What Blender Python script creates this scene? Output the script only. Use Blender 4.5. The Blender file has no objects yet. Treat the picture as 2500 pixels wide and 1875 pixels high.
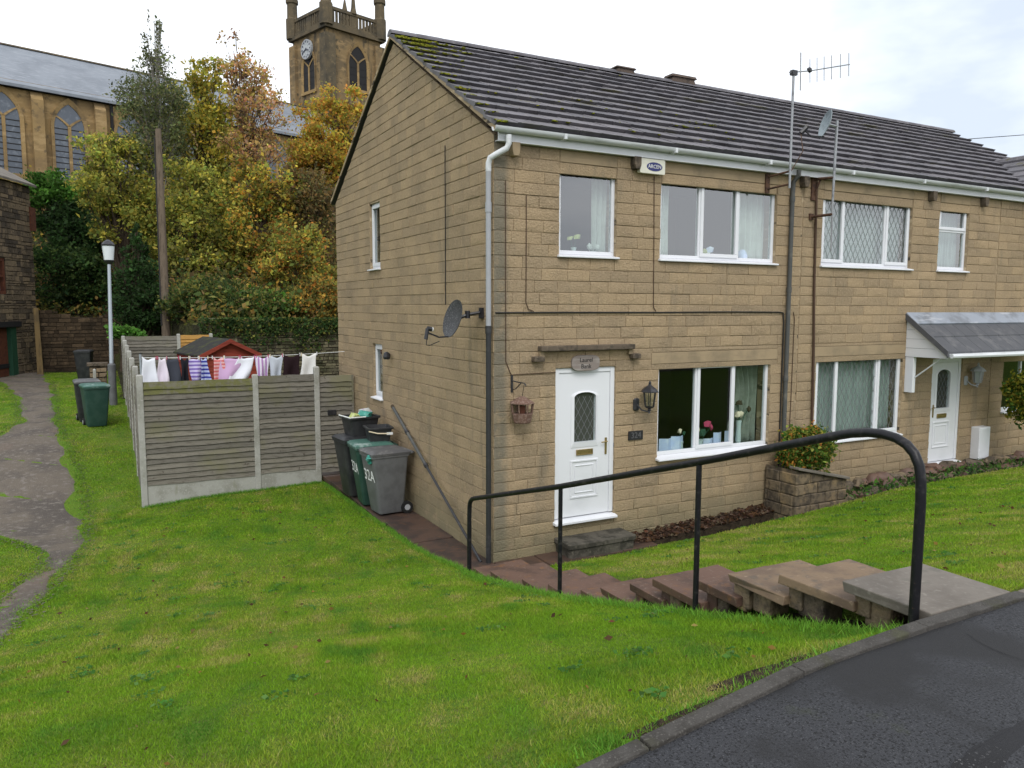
import bpy, bmesh, math, random
import numpy as np
from mathutils import Vector, Matrix
random.seed(7); RNG = np.random.default_rng(11)
scene = bpy.context.scene
COL = scene.collection
R = math.radians

# ------------------------------------------------------------------ camera
CF = 1874.565; CP = np.array([-4.38418, -8.76034, 2.90873])
_yaw, _pit, _rol = R(27.9577), R(-5.6680), R(0.1434)
_f = np.array([math.sin(_yaw)*math.cos(_pit), math.cos(_yaw)*math.cos(_pit), math.sin(_pit)])
_r0 = np.array([math.cos(_yaw), -math.sin(_yaw), 0.0]); _u0 = np.cross(_r0, _f)
_r = _r0*math.cos(_rol)+_u0*math.sin(_rol); _u = -_r0*math.sin(_rol)+_u0*math.cos(_rol)
cd = bpy.data.cameras.new('camera'); cam = bpy.data.objects.new('camera', cd); COL.objects.link(cam)
cd.sensor_width = 36; cd.lens = CF*36/2500; cd.clip_start = .05; cd.clip_end = 3000
M = Matrix(((_r[0], _u[0], -_f[0], CP[0]), (_r[1], _u[1], -_f[1], CP[1]), (_r[2], _u[2], -_f[2], CP[2]), (0, 0, 0, 1)))
cam.matrix_world = M; scene.camera = cam
scene.render.resolution_x = 1024; scene.render.resolution_y = 768

# ------------------------------------------------------------------ sky and sun
world = bpy.data.worlds.new('World'); scene.world = world; world.use_nodes = True
wn = world.node_tree.nodes; wl = world.node_tree.links; wn.clear()
wo = wn.new('ShaderNodeOutputWorld'); bg = wn.new('ShaderNodeBackground'); wl.new(bg.outputs[0], wo.inputs[0])
bg.inputs[1].default_value = .15
sky = wn.new('ShaderNodeTexSky'); sky.sky_type = 'NISHITA'; sky.sun_disc = False
SUN_EL, SUN_AZ = 48, 205
sky.sun_elevation = R(SUN_EL); sky.sun_rotation = R(SUN_AZ); sky.air_density = 1.0; sky.dust_density = 3.0
tc = wn.new('ShaderNodeTexCoord'); mp = wn.new('ShaderNodeMapping'); mp.inputs['Scale'].default_value = (1, 1, 2.6)
wl.new(tc.outputs['Generated'], mp.inputs[0])
n1 = wn.new('ShaderNodeTexNoise'); n1.inputs['Scale'].default_value = 1.7; n1.inputs['Detail'].default_value = 6; n1.inputs['Roughness'].default_value = .55
wl.new(mp.outputs[0], n1.inputs['Vector'])
cr = wn.new('ShaderNodeValToRGB')
cr.color_ramp.elements[0].position = .34; cr.color_ramp.elements[0].color = (4.3, 4.8, 5.5, 1)
cr.color_ramp.elements[1].position = .62; cr.color_ramp.elements[1].color = (8.5, 8.65, 8.9, 1)
wl.new(n1.outputs['Fac'], cr.inputs[0])
mx = wn.new('ShaderNodeMix'); mx.data_type = 'RGBA'; mx.inputs[0].default_value = .93
wl.new(sky.outputs[0], mx.inputs['A']); wl.new(cr.outputs[0], mx.inputs['B']); wl.new(mx.outputs['Result'], bg.inputs[0])
sd = bpy.data.lights.new('sun', 'SUN'); sd.energy = 1.4; sd.angle = R(25); sd.color = (1, .97, .92)
so = bpy.data.objects.new('sun', sd); COL.objects.link(so); so.location = (-10, -20, 30)
_sv = Vector((math.sin(R(SUN_AZ))*math.cos(R(SUN_EL)), math.cos(R(SUN_AZ))*math.cos(R(SUN_EL)), math.sin(R(SUN_EL))))
so.rotation_euler = _sv.to_track_quat('Z', 'Y').to_euler()
vs = scene.view_settings; vs.view_transform = 'Standard'; vs.look = 'None'; vs.exposure = 0.32; vs.gamma = 1; vs.use_curve_mapping = False

# ------------------------------------------------------------------ helpers: pixels of the 2500x1875 photo to rays
def ray(u, v): return _f + _r*(u-1250)/CF - _u*(v-937.5)/CF
def at(u, v, ax, val):
    d = ray(u, v); i = 'xyz'.index(ax); return CP + d*((val-CP[i])/d[i])
def dep(u, v, t): return CP + ray(u, v)*t
def proj(P):
    d = np.asarray(P, float)-CP; z = d@_f
    return 1250+CF*(d@_r)/z, 937.5-CF*(d@_u)/z, z
SD = 1.1302

# ------------------------------------------------------------------ materials
MATS = {}
def mat(name, base, rough=.8, layers=(), bump=None, spec=.3, metal=0, tint=None, tintcol=None, coords='pos', trans=0, emit=None):
    """layers: (scale(3 or 1), colour, lo, hi, detail); tint: 'obj' | attribute name, tintcol = (dark, light) multipliers"""
    m = bpy.data.materials.new(name); m.use_nodes = True; nt = m.node_tree; N = nt.nodes; L = nt.links
    b = N['Principled BSDF']; b.inputs['Roughness'].default_value = rough; b.inputs['Metallic'].default_value = metal
    b.inputs['Specular IOR Level'].default_value = spec
    geo = N.new('ShaderNodeNewGeometry')
    if coords == 'obj':
        t = N.new('ShaderNodeTexCoord'); pos = t.outputs['Object']
    else: pos = geo.outputs['Position']
    rgb = N.new('ShaderNodeRGB'); rgb.outputs[0].default_value = (*base, 1); cur = rgb.outputs[0]
    if tint == 'col':
        a = N.new('ShaderNodeAttribute'); a.attribute_name = 'lc'; cur = a.outputs['Color']
    for ly in layers:
        sc, colr, lo, hi = ly[:4]; det = ly[4] if len(ly) > 4 else 4
        n = N.new('ShaderNodeTexNoise'); n.inputs['Detail'].default_value = det; n.inputs['Roughness'].default_value = .6
        if isinstance(sc, tuple):
            mpn = N.new('ShaderNodeMapping'); mpn.inputs['Scale'].default_value = sc; L.new(pos, mpn.inputs[0]); L.new(mpn.outputs[0], n.inputs['Vector']); n.inputs['Scale'].default_value = 1
        else:
            L.new(pos, n.inputs['Vector']); n.inputs['Scale'].default_value = sc
        mr = N.new('ShaderNodeMapRange'); mr.inputs[1].default_value = lo; mr.inputs[2].default_value = hi; mr.interpolation_type = 'SMOOTHSTEP'
        L.new(n.outputs['Fac'], mr.inputs[0])
        mxn = N.new('ShaderNodeMix'); mxn.data_type = 'RGBA'
        L.new(mr.outputs[0], mxn.inputs[0]); L.new(cur, mxn.inputs['A'])
        if len(colr) == 4: mxn.inputs['B'].default_value = (*colr[:3], 1); sc2 = N.new('ShaderNodeMath'); sc2.operation = 'MULTIPLY'; sc2.inputs[1].default_value = colr[3]; L.new(mr.outputs[0], sc2.inputs[0]); L.new(sc2.outputs[0], mxn.inputs[0])
        else: mxn.inputs['B'].default_value = (*colr, 1)
        cur = mxn.outputs['Result']
    if name.startswith('stone_block'):                  # grey weathering below the leaking gutter outlet and damp near the ground
        sx = N.new('ShaderNodeSeparateXYZ'); L.new(pos, sx.inputs[0]); nz = N.new('ShaderNodeTexNoise'); nz.inputs['Scale'].default_value = 5; nz.inputs['Detail'].default_value = 5; L.new(pos, nz.inputs['Vector'])
        for ax_i, lo_, hi_, amt, cc in (('X', .25, .12, .85, (.165, .152, .118)), ('Z', .35, -.40, .75, (.19, .172, .105))):
            a_ = N.new('ShaderNodeMapRange'); a_.interpolation_type = 'SMOOTHSTEP'; a_.inputs[1].default_value = lo_; a_.inputs[2].default_value = hi_; L.new(sx.outputs[ax_i], a_.inputs[0])
            b_ = N.new('ShaderNodeMapRange'); b_.inputs[1].default_value = .18; b_.inputs[2].default_value = .46; L.new(nz.outputs['Fac'], b_.inputs[0])
            c_ = N.new('ShaderNodeMath'); c_.operation = 'MULTIPLY'; L.new(a_.outputs[0], c_.inputs[0]); L.new(b_.outputs[0], c_.inputs[1]); d_ = N.new('ShaderNodeMath'); d_.operation = 'MULTIPLY'; d_.inputs[1].default_value = amt; L.new(c_.outputs[0], d_.inputs[0])
            if ax_i == 'X':                             # front face only
                e_ = N.new('ShaderNodeMath'); e_.operation = 'GREATER_THAN'; e_.inputs[1].default_value = .004; L.new(sx.outputs['X'], e_.inputs[0]); g_ = N.new('ShaderNodeMath'); g_.operation = 'MULTIPLY'; L.new(d_.outputs[0], g_.inputs[0]); L.new(e_.outputs[0], g_.inputs[1]); d_ = g_
                e_ = N.new('ShaderNodeMath'); e_.operation = 'LESS_THAN'; e_.inputs[1].default_value = .03; L.new(sx.outputs['Y'], e_.inputs[0]); g_ = N.new('ShaderNodeMath'); g_.operation = 'MULTIPLY'; L.new(d_.outputs[0], g_.inputs[0]); L.new(e_.outputs[0], g_.inputs[1]); d_ = g_
            m_x = N.new('ShaderNodeMix'); m_x.data_type = 'RGBA'; L.new(d_.outputs[0], m_x.inputs[0]); L.new(cur, m_x.inputs['A']); m_x.inputs['B'].default_value = (*cc, 1); cur = m_x.outputs['Result']
    if tint in ('obj', 'attr'):
        if tint == 'obj': o = N.new('ShaderNodeObjectInfo'); fac = o.outputs['Random']
        else: a = N.new('ShaderNodeAttribute'); a.attribute_name = 'tint'; fac = a.outputs['Fac']
        ramp = N.new('ShaderNodeMix'); ramp.data_type = 'RGBA'; L.new(fac, ramp.inputs[0])
        ramp.inputs['A'].default_value = (*tintcol[0], 1); ramp.inputs['B'].default_value = (*tintcol[1], 1)
        mu = N.new('ShaderNodeMix'); mu.data_type = 'RGBA'; mu.blend_type = 'MULTIPLY'; mu.inputs[0].default_value = 1
        L.new(cur, mu.inputs['A']); L.new(ramp.outputs['Result'], mu.inputs['B']); cur = mu.outputs['Result']
    L.new(cur, b.inputs['Base Color'])
    if bump:
        n = N.new('ShaderNodeTexNoise'); n.inputs['Scale'].default_value = bump[0]; n.inputs['Detail'].default_value = 5; L.new(pos, n.inputs['Vector'])
        bp = N.new('ShaderNodeBump'); bp.inputs['Strength'].default_value = bump[1]; bp.inputs['Distance'].default_value = bump[2] if len(bump) > 2 else .02
        L.new(n.outputs['Fac'], bp.inputs['Height']); L.new(bp.outputs[0], b.inputs['Normal'])
    if trans:
        out = N['Material Output']; tr = N.new('ShaderNodeBsdfTranslucent'); L.new(cur, tr.inputs[0])
        ms = N.new('ShaderNodeMixShader'); ms.inputs[0].default_value = trans; L.new(b.outputs[0], ms.inputs[1]); L.new(tr.outputs[0], ms.inputs[2]); L.new(ms.outputs[0], out.inputs[0])
    MATS[name] = m; return m

_wl = ((1.3, (.285, .218, .141), .42, .68), (26, (.395, .304, .20, .8), .50, .66), (38, (.235, .178, .112, .75), .53, .66), ((2.2, 2.2, .35), (.16, .142, .108, .5), .56, .74), ((5, 5, 1.2), (.20, .17, .12, .4), .58, .72))
TB = ((.88, .885, .90), (1.08, 1.06, 1.03))
mat('stone_block', (.348, .263, .166), .95, _wl, (42, 1, .016), .1, tint='obj', tintcol=TB)
mat('stone_block_joined', (.348, .263, .166), .95, _wl, (42, 1, .016), .1, tint='attr', tintcol=TB)
mat('mortar', (.31, .238, .153), .95, (((1.2, 1.2, 7), (.07, .058, .045), .56, .63), ((2, 2, 9), (.44, .35, .235), .52, .62)), (60, .6, .01), .1)
mat('lintel_stone', (.335, .256, .162), .9, ((2.5, (.24, .19, .125), .45, .7), ((3, 3, 30), (.28, .215, .14), .5, .7)), (80, .4, .006), .1)
mat('dark_ledge', (.12, .095, .072), .95, ((9, (.06, .05, .04), .45, .65), (20, (.17, .14, .10), .55, .7)), (40, .8, .01), .1)
mat('roof_tile', (.150, .146, .156), .85, ((3.0, (.105, .10, .106), .45, .7), (7, (.195, .187, .188), .55, .75), ((1.2, 5, 5), (.10, .095, .045, .8), .60, .70)), (90, .6, .006), .25, tint='obj', tintcol=((.82, .82, .84), (1.15, 1.12, 1.12)))
mat('roof_under', (.05, .048, .05), .9)
mat('moss', (.15, .165, .02), 1, ((14, (.26, .24, .035), .4, .7), (30, (.05, .06, .015), .5, .7)), (60, 1, .02), 0)
mat('upvc', (.69, .70, .73), .35, ((1.2, (.61, .625, .65), .5, .8),), None, .5)
mat('gutter_white', (.64, .66, .68), .45, (((1.2, 8, 8), (.42, .44, .43), .5, .72),), None, .4)
mat('pvc_grey', (.33, .34, .36), .5, ((4, (.30, .31, .32), .5, .7),), None, .4)
mat('pvc_black', (.025, .026, .028), .45, ((6, (.06, .06, .062), .55, .75),), None, .4)
mat('pipe_dark', (.07, .072, .07), .6, ((5, (.12, .115, .10), .5, .7),), None, .3)
mat('black_metal', (.018, .018, .022), .38, ((12, (.045, .043, .045), .5, .75),), (60, .15, .004), .5)
mat('rail_black', (.008, .008, .010), .42, ((18, (.035, .032, .032), .52, .7), (45, (.11, .07, .045, .5), .66, .72)), (40, .25, .004), .28)
mat('steel', (.32, .33, .34), .45, ((9, (.20, .20, .21), .5, .7),), None, .5, .6)
mat('rust', (.10, .055, .035), .8, ((20, (.05, .03, .025), .45, .65),), None, .2)
mat('brass', (.38, .28, .12), .35, ((30, (.22, .16, .07), .5, .7),), None, .5, .8)
mat('wire_black', (.02, .019, .018), .7)
mat('wire_brown', (.07, .04, .025), .7)
mat('net', (.62, .68, .66), .9, (((30, 1, 1.5), (.48, .54, .53), .4, .65),), None, .1, trans=.5)
mat('curtain', (.72, .76, .72), .9, ((6, (.62, .66, .62), .4, .7),), None, .1, trans=.35)
mat('curtain_green', (.34, .37, .31), .9, ((8, (.26, .29, .24), .4, .7),), None, .1, trans=.3)
mat('room', (.09, .08, .075), .95)
mat('lead', (.19, .195, .20), .5, (), None, .4)
mat('lead_white', (.33, .35, .36), .5, (), None, .4)
mat('lead_sheet', (.27, .30, .35), .42, ((2.5, (.17, .185, .21), .45, .65), ((2, 9, 9), (.38, .40, .44), .55, .7)), (20, .2, .01), .5)
mat('canopy_tile', (.085, .087, .095), .7, ((4, (.13, .13, .135), .5, .7),), (90, .5, .005), .3)
mat('asphalt', (.033, .034, .038), .72, ((130, (.075, .076, .08), .57, .68, 2), (90, (.010, .010, .011), .52, .62, 2), (1.3, (.020, .020, .021), .45, .62), (.45, (.032, .032, .034), .52, .68), (5, (.035, .04, .022, .5), .62, .74)), (150, .8, .008), .3)
mat('asphalt_patch', (.017, .017, .018), .8, ((75, (.11, .11, .11), .6, .68, 2), (2, (.022, .022, .024), .45, .65)), (150, .8, .008), .25)
mat('edging', (.066, .061, .055), .85, ((6, (.045, .041, .036), .45, .62), (90, (.10, .093, .083), .55, .7, 2), (3, (.07, .072, .035, .6), .56, .7)), (110, .8, .008), .25)
mat('flag_grey', (.165, .145, .122), .75, ((2.5, (.125, .108, .09), .42, .64), (22, (.20, .18, .152), .54, .74), (7, (.10, .095, .075, .6), .56, .7)), (50, .5, .006), .35)
mat('flag_tan', (.19, .132, .082), .75, ((3, (.13, .09, .062), .42, .62), (11, (.10, .082, .064, .7), .54, .66), (20, (.27, .20, .135), .58, .74)), (50, .5, .006), .35)
mat('flag_brown', (.125, .072, .052), .6, ((3, (.075, .045, .034), .42, .64), (9, (.185, .09, .04, .7), .56, .7), (25, (.18, .13, .10), .58, .72)), (50, .5, .006), .4)
mat('flag_wet', (.075, .045, .033), .55, ((3, (.04, .028, .024), .42, .64), (8, (.12, .06, .03, .6), .58, .7)), (50, .5, .006), .4)
mat('rubble', (.17, .135, .095), .95, ((9, (.09, .075, .058), .42, .62), (4, (.24, .18, .11), .55, .7)), (40, .9, .015), .1, tint='obj', tintcol=((.7, .7, .72), (1.25, 1.2, 1.1)))
mat('soil', (.055, .040, .028), .95, ((12, (.028, .021, .016), .42, .62), (40, (.10, .075, .05), .58, .7)), (60, 1, .03), .1)
mat('concrete', (.36, .355, .33), .9, ((3, (.27, .265, .235), .42, .65), (30, (.43, .42, .39), .55, .7), ((7, 7, 2), (.22, .22, .15, .6), .58, .72)), (80, .4, .006), .15)
_fl = (((6, 6, 40), (.115, .105, .088), .45, .7), ((1.2, 1.2, 1.5), (.165, .16, .105), .48, .68), (30, (.21, .20, .175), .58, .75), (11, (.07, .062, .05), .64, .72))
mat('fence_wood', (.185, .174, .152), .95, _fl, (60, .5, .008), .1, tint='obj', tintcol=((.74, .73, .72), (1.15, 1.12, 1.08)))
mat('fence_new', (.40, .22, .065), .9, (((6, 6, 40), (.28, .15, .05), .45, .7),), (60, .5, .008), .1, tint='obj', tintcol=((.85, .85, .85), (1.1, 1.1, 1.1)))
mat('fence_mossy', (.135, .135, .055), .95, ((9, (.16, .15, .11), .46, .62), ((6, 6, 40), (.10, .095, .06), .5, .7)), (60, .6, .01), .1)
mat('shed_red', (.24, .045, .028), .8, (((3, 3, 20), (.17, .032, .022), .45, .7),), (40, .3, .006), .2)
mat('felt', (.035, .034, .033), .95, ((5, (.055, .06, .03), .5, .65),), (90, .6, .008), .1)
mat('bin_grey', (.125, .128, .133), .5, ((6, (.10, .102, .106), .4, .65),), (30, .1, .004), .4)
mat('bin_green', (.018, .055, .042), .5, ((6, (.03, .07, .055), .4, .65),), (30, .1, .004), .4)
mat('bin_black', (.02, .021, .024), .5, ((6, (.035, .036, .038), .4, .65),), (30, .1, .004), .4)
mat('lid_grey', (.085, .085, .088), .5, ((7, (.16, .155, .15), .5, .7),), (30, .1, .004), .4)
mat('lid_green', (.055, .13, .105), .42, ((5, (.22, .29, .27), .52, .68),), (30, .1, .004), .4)
mat('rubber', (.012, .012, .012), .8)
mat('paint_white', (.72, .73, .72), .7, ((40, (.5, .5, .5), .5, .7),), None, .2)
mat('bag_teal', (.03, .24, .19), .35, ((12, (.10, .42, .36), .5, .7),), (30, .6, .02), .5)
mat('bag_lime', (.42, .48, .16), .5, ((14, (.62, .62, .42), .5, .7),), (30, .6, .02), .4)
mat('bag_pale', (.55, .58, .58), .5, ((14, (.45, .38, .48), .5, .7),), (30, .6, .02), .4)
mat('church_stone', (.30, .205, .095), .95, ((.35, (.20, .14, .075), .42, .65), ((.8, .8, 2.6), (.36, .25, .125), .5, .68), ((.5, .5, .12), (.085, .07, .05), .58, .72), (2.2, (.15, .11, .065), .56, .7)), (9, .5, .05), .1)
mat('tower_stone', (.235, .165, .085), .95, ((.5, (.15, .112, .068), .42, .62), ((.8, .8, 2.6), (.30, .21, .11), .5, .68), ((1.4, 1.4, .10), (.06, .053, .042), .53, .64), (2.2, (.10, .082, .055), .54, .68)), (9, .5, .05), .1)
mat('church_dark', (.125, .10, .065), .95, ((.6, (.075, .066, .05), .42, .65), (2.5, (.18, .14, .085), .55, .7)), (9, .5, .05), .1)
mat('slate', (.20, .22, .25), .6, ((.5, (.16, .178, .205), .42, .65), ((1.5, 1.5, 12), (.25, .27, .30), .5, .7)), (20, .3, .02), .4)
mat('slate_tower', (.33, .30, .29), .7, ((.7, (.27, .25, .24), .42, .65),), None, .3)
mat('church_glass', (.085, .10, .125), .35, ((3, (.15, .17, .20), .5, .7),), None, .5)
mat('louvre', (.018, .017, .018), .8)
mat('clock_face', (.40, .42, .43), .5, ((5, (.25, .27, .29), .5, .7),), None, .3)
mat('clock_hand', (.03, .035, .06), .5)
mat('barn_mortar', (.075, .058, .042), .95, ((7, (.045, .036, .028), .45, .65),), (40, .8, .02), .1)
_bs = ((.9, (.13, .108, .082), .45, .66), (6, (.22, .175, .125), .55, .7), (11, (.055, .046, .038), .56, .68))
mat('barn_stone', (.175, .142, .105), .95, _bs, (25, .9, .02), .1, tint='attr', tintcol=((.45, .45, .48), (1.35, 1.25, 1.1)))
mat('wall_stone', (.135, .122, .085), .95, ((1.5, (.085, .085, .05), .45, .66), (8, (.21, .19, .145), .55, .7), (15, (.05, .046, .036), .55, .68)), (25, .9, .02), .1, tint='attr', tintcol=((.45, .45, .45), (1.35, 1.3, 1.2)))
mat('frame_rust', (.13, .045, .024), .8, ((8, (.09, .03, .02), .45, .65),))
mat('timber_pole', (.135, .105, .078), .95, (((14, 14, .8), (.085, .066, .05), .45, .65), ((1, 1, .5), (.15, .17, .11), .55, .7)), (30, .6, .01), .1)
mat('galv', (.31, .345, .38), .45, (((9, 9, 1), (.32, .355, .39), .45, .65),), None, .5, .2)
mat('lamp_glass', (.68, .72, .76), .3, (), None, .5)
mat('bark', (.085, .064, .048), .95, ((20, (.05, .038, .03), .45, .65),), (30, .8, .02), .1)
mat('birch_bark', (.22, .205, .185), .9, ((14, (.10, .09, .08), .55, .66),), None, .1)
mat('leaf', (.1, .1, .05), .75, (), None, .25, tint='col', trans=.52)
mat('grass_blade', (.1, .2, .02), .7, (), None, .2, tint='col', trans=.40)
_gl = ((.55, (.15, .18, .04), .45, .66), (2.2, (.09, .17, .02), .5, .68), (7, (.16, .15, .06, .7), .56, .7), (30, (.06, .11, .018), .52, .68))
mat('lawn', (.12, .205, .022), .95, _gl, (70, 1, .03), .1)
mat('undergrowth_soil', (.04, .038, .022), .95, ((.6, (.055, .06, .02), .45, .66), (4, (.022, .022, .014), .5, .65)), (12, 1, .1), .1)
mat('track', (.138, .117, .095), .95, ((1.2, (.095, .083, .073), .42, .64), (9, (.18, .16, .14), .52, .68), (.6, (.16, .122, .098), .55, .68), (50, (.20, .175, .15), .60, .72, 2)), (40, .9, .02), .1)
mat('wall_brown', (.088, .064, .044), .95, ((1.5, (.055, .042, .03), .45, .66), (8, (.13, .095, .065), .55, .7)), (25, .9, .02), .1, tint='attr', tintcol=((.5, .5, .5), (1.3, 1.25, 1.15)))
mat('doorstep_stone', (.095, .086, .070), .9, ((5, (.045, .042, .034), .42, .62), (16, (.11, .10, .08), .56, .7)), (40, .8, .01), .15)
mat('plank_ochre', (.17, .115, .05), .9, (((8, 8, 1), (.10, .07, .035), .45, .65),))
mat('terracotta', (.13, .05, .03), .9)
mat('plaque_wood', (.22, .185, .165), .8, (((4, 4, 30), (.30, .27, .25), .45, .7),))
mat('letter_dark', (.02, .019, .02), .7)
mat('alarm_cream', (.66, .65, .55), .5, ((5, (.58, .57, .49), .45, .7),))
mat('alarm_blue', (.03, .035, .14), .4)
mat('dish_grey', (.040, .041, .043), .55, ((60, (.11, .112, .115), .5, .7, 1),), None, .3)
mat('dish_pale', (.26, .31, .33), .5, ((12, (.18, .21, .22), .5, .7),), None, .4)
mat('wicker', (.13, .075, .055), .9, ((40, (.22, .15, .12), .45, .65),))
mat('slate_sign', (.02, .02, .021), .6)
mat('sign_grey', (.10, .10, .105), .6)
mat('clear_lamp', (.34, .36, .36), .2, (), None, .6)
mat('vase', (.50, .58, .56), .35, (), None, .5)
mat('card', (.50, .58, .78), .8, ((6, (.62, .68, .80), .45, .65),))
mat('green_pot', (.02, .07, .04), .6)
mat('pinkish', (.45, .05, .12), .8)
mat('petal', (.72, .62, .45), .8)
mat('dark_wood', (.05, .035, .02), .8)
mat('ridge_vent', (.10, .075, .06), .9, ((8, (.065, .05, .042), .45, .65),))

def glass_mat(gname, ior):
    m = bpy.data.materials.new(gname); m.use_nodes = True; N = m.node_tree.nodes; L = m.node_tree.links; N.clear()
    o = N.new('ShaderNodeOutputMaterial'); t = N.new('ShaderNodeBsdfTransparent'); t.inputs[0].default_value = (.90, .94, .93, 1)
    g = N.new('ShaderNodeBsdfGlossy'); g.inputs[0].default_value = (.95, .97, 1, 1); g.inputs['Roughness'].default_value = .015
    f0 = N.new('ShaderNodeFresnel'); f0.inputs[0].default_value = ior; gg = N.new('ShaderNodeNewGeometry'); iv = N.new('ShaderNodeMath'); iv.operation = 'SUBTRACT'; iv.inputs[0].default_value = 1; L.new(gg.outputs['Backfacing'], iv.inputs[1]); f = N.new('ShaderNodeMath'); f.operation = 'MULTIPLY'; L.new(f0.outputs[0], f.inputs[0]); L.new(iv.outputs[0], f.inputs[1])
    s = N.new('ShaderNodeMixShader'); L.new(f.outputs[0], s.inputs[0]); L.new(t.outputs[0], s.inputs[1]); L.new(g.outputs[0], s.inputs[2]); L.new(s.outputs[0], o.inputs[0])
    MATS[gname] = m
glass_mat('window_glass', 1.5); glass_mat('boosted_reflection_glass', 2.5)  # second glass: IOR raised for upstairs panes only, to brighten their sky reflection

# ------------------------------------------------------------------ mesh helpers
class MB:
    def __init__(s): s.v = []; s.f = []
    def add(s, vs, fs):
        n = len(s.v); s.v += [tuple(map(float, p)) for p in vs]; s.f += [tuple(i+n for i in q) for q in fs]; return s
    def box(s, x0, x1, y0, y1, z0, z1, T=None):
        vs = [(x, y, z) for z in (z0, z1) for y in (y0, y1) for x in (x0, x1)]
        if T: vs = [T(*p) for p in vs]
        return s.add(vs, [(0, 2, 3, 1), (4, 5, 7, 6), (0, 1, 5, 4), (2, 6, 7, 3), (0, 4, 6, 2), (1, 3, 7, 5)])
    def hexa(s, a): return s.add(a, [(3, 2, 1, 0), (4, 5, 6, 7), (0, 1, 5, 4), (1, 2, 6, 5), (2, 3, 7, 6), (3, 0, 4, 7)])
    def prism(s, poly, d, T=None):
        """poly: list of (a, b); extruded from d[0] to d[1]; T(a, depth, b)"""
        n = len(poly); T = T or (lambda a, c, b: (a, c, b))
        vs = [T(a, d[0], b) for a, b in poly]+[T(a, d[1], b) for a, b in poly]
        return s.add(vs, [tuple(range(n)), tuple(range(2*n-1, n-1, -1))]+[(i, i+n, (i+1) % n+n, (i+1) % n) for i in range(n)])
    def tube(s, pts, r, n=8, caps=True):
        pts = [np.array(p, float) for p in pts]; rs = r if isinstance(r, (list, tuple)) else [r]*len(pts)
        rings = []; ref = None
        for i, p in enumerate(pts):
            t = (pts[min(i+1, len(pts)-1)]-pts[max(i-1, 0)]); t = t/(np.linalg.norm(t)+1e-12)
            if ref is None:
                ref = np.array([0, 0, 1.]) if abs(t[2]) < .9 else np.array([1., 0, 0])
            a = np.cross(ref, t); a /= (np.linalg.norm(a)+1e-12); b = np.cross(t, a); ref = b
            rings.append([p+rs[i]*(math.cos(2*math.pi*k/n)*a+math.sin(2*math.pi*k/n)*b) for k in range(n)])
        vs = [q for rg in rings for q in rg]; fs = []
        for i in range(len(pts)-1):
            for k in range(n): fs.append((i*n+k, i*n+(k+1) % n, (i+1)*n+(k+1) % n, (i+1)*n+k))
        if caps: fs += [tuple(range(n-1, -1, -1)), tuple(range((len(pts)-1)*n, len(pts)*n))]
        return s.add(vs, fs)
    def lathe(s, prof, c=(0, 0, 0), n=16, sx=1, sy=1):
        vs = []; fs = []
        for r, z in prof: vs += [(c[0]+sx*r*math.cos(2*math.pi*k/n), c[1]+sy*r*math.sin(2*math.pi*k/n), c[2]+z) for k in range(n)]
        for i in range(len(prof)-1):
            for k in range(n): fs.append((i*n+k, i*n+(k+1) % n, (i+1)*n+(k+1) % n, (i+1)*n+k))
        fs += [tuple(range(n-1, -1, -1)), tuple(range((len(prof)-1)*n, len(prof)*n))]
        return s.add(vs, fs)
    def loft(s, secs, T=None, seg=3):
        """secs: (z, cx, cy, hx, hy, corner radius) rounded rectangles"""
        vs = []; n = 4*(seg+1)
        for z, cx, cy, hx, hy, rr in secs:
            for qx, qy, a0 in ((1, 1, 0), (-1, 1, 90), (-1, -1, 180), (1, -1, 270)):
                for k in range(seg+1):
                    a = R(a0+90*k/seg); p = (cx+qx*(hx-rr)+rr*math.cos(a), cy+qy*(hy-rr)+rr*math.sin(a), z)
                    vs.append(T(*p) if T else p)
        fs = []
        for i in range(len(secs)-1):
            for k in range(n): fs.append((i*n+k, i*n+(k+1) % n, (i+1)*n+(k+1) % n, (i+1)*n+k))
        fs += [tuple(range(n-1, -1, -1)), tuple(range((len(secs)-1)*n, len(secs)*n))]
        return s.add(vs, fs)
    def blob(s, c, rad, seed=0, sub=2, rough=.25):
        bm = bmesh.new(); bmesh.ops.create_icosphere(bm, subdivisions=sub, radius=1); rn = random.Random(seed)
        ph = [rn.uniform(0, 6.28) for _ in range(6)]
        vs = []
        for v in bm.verts:
            p = v.co; k = 1+rough*(math.sin(3.1*p.x+ph[0])*math.sin(2.7*p.y+ph[1])+.6*math.sin(5.3*p.z+ph[2]+2*p.x)+.4*math.sin(7*p.y+ph[3])*math.sin(6*p.x+ph[4]))*.7
            vs.append((c[0]+p.x*k*rad[0], c[1]+p.y*k*rad[1], c[2]+p.z*k*rad[2]))
        bm.verts.index_update(); fs = [tuple(v.index for v in f.verts) for f in bm.faces]; bm.free(); return s.add(vs, fs)
    def mesh(s, name, fix=True):
        me = bpy.data.meshes.new(name); me.from_pydata(s.v, [], s.f)
        if fix and len(s.f) < 60000:
            bm = bmesh.new(); bm.from_mesh(me); bmesh.ops.recalc_face_normals(bm, faces=bm.faces); bm.to_mesh(me); bm.free()
        return me
    def build(s, name, m, parent=None, smooth=False, bevel=0, kind=None, fix=True):
        return link(name, s.mesh(name, fix), m, parent, smooth, bevel, kind)
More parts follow.
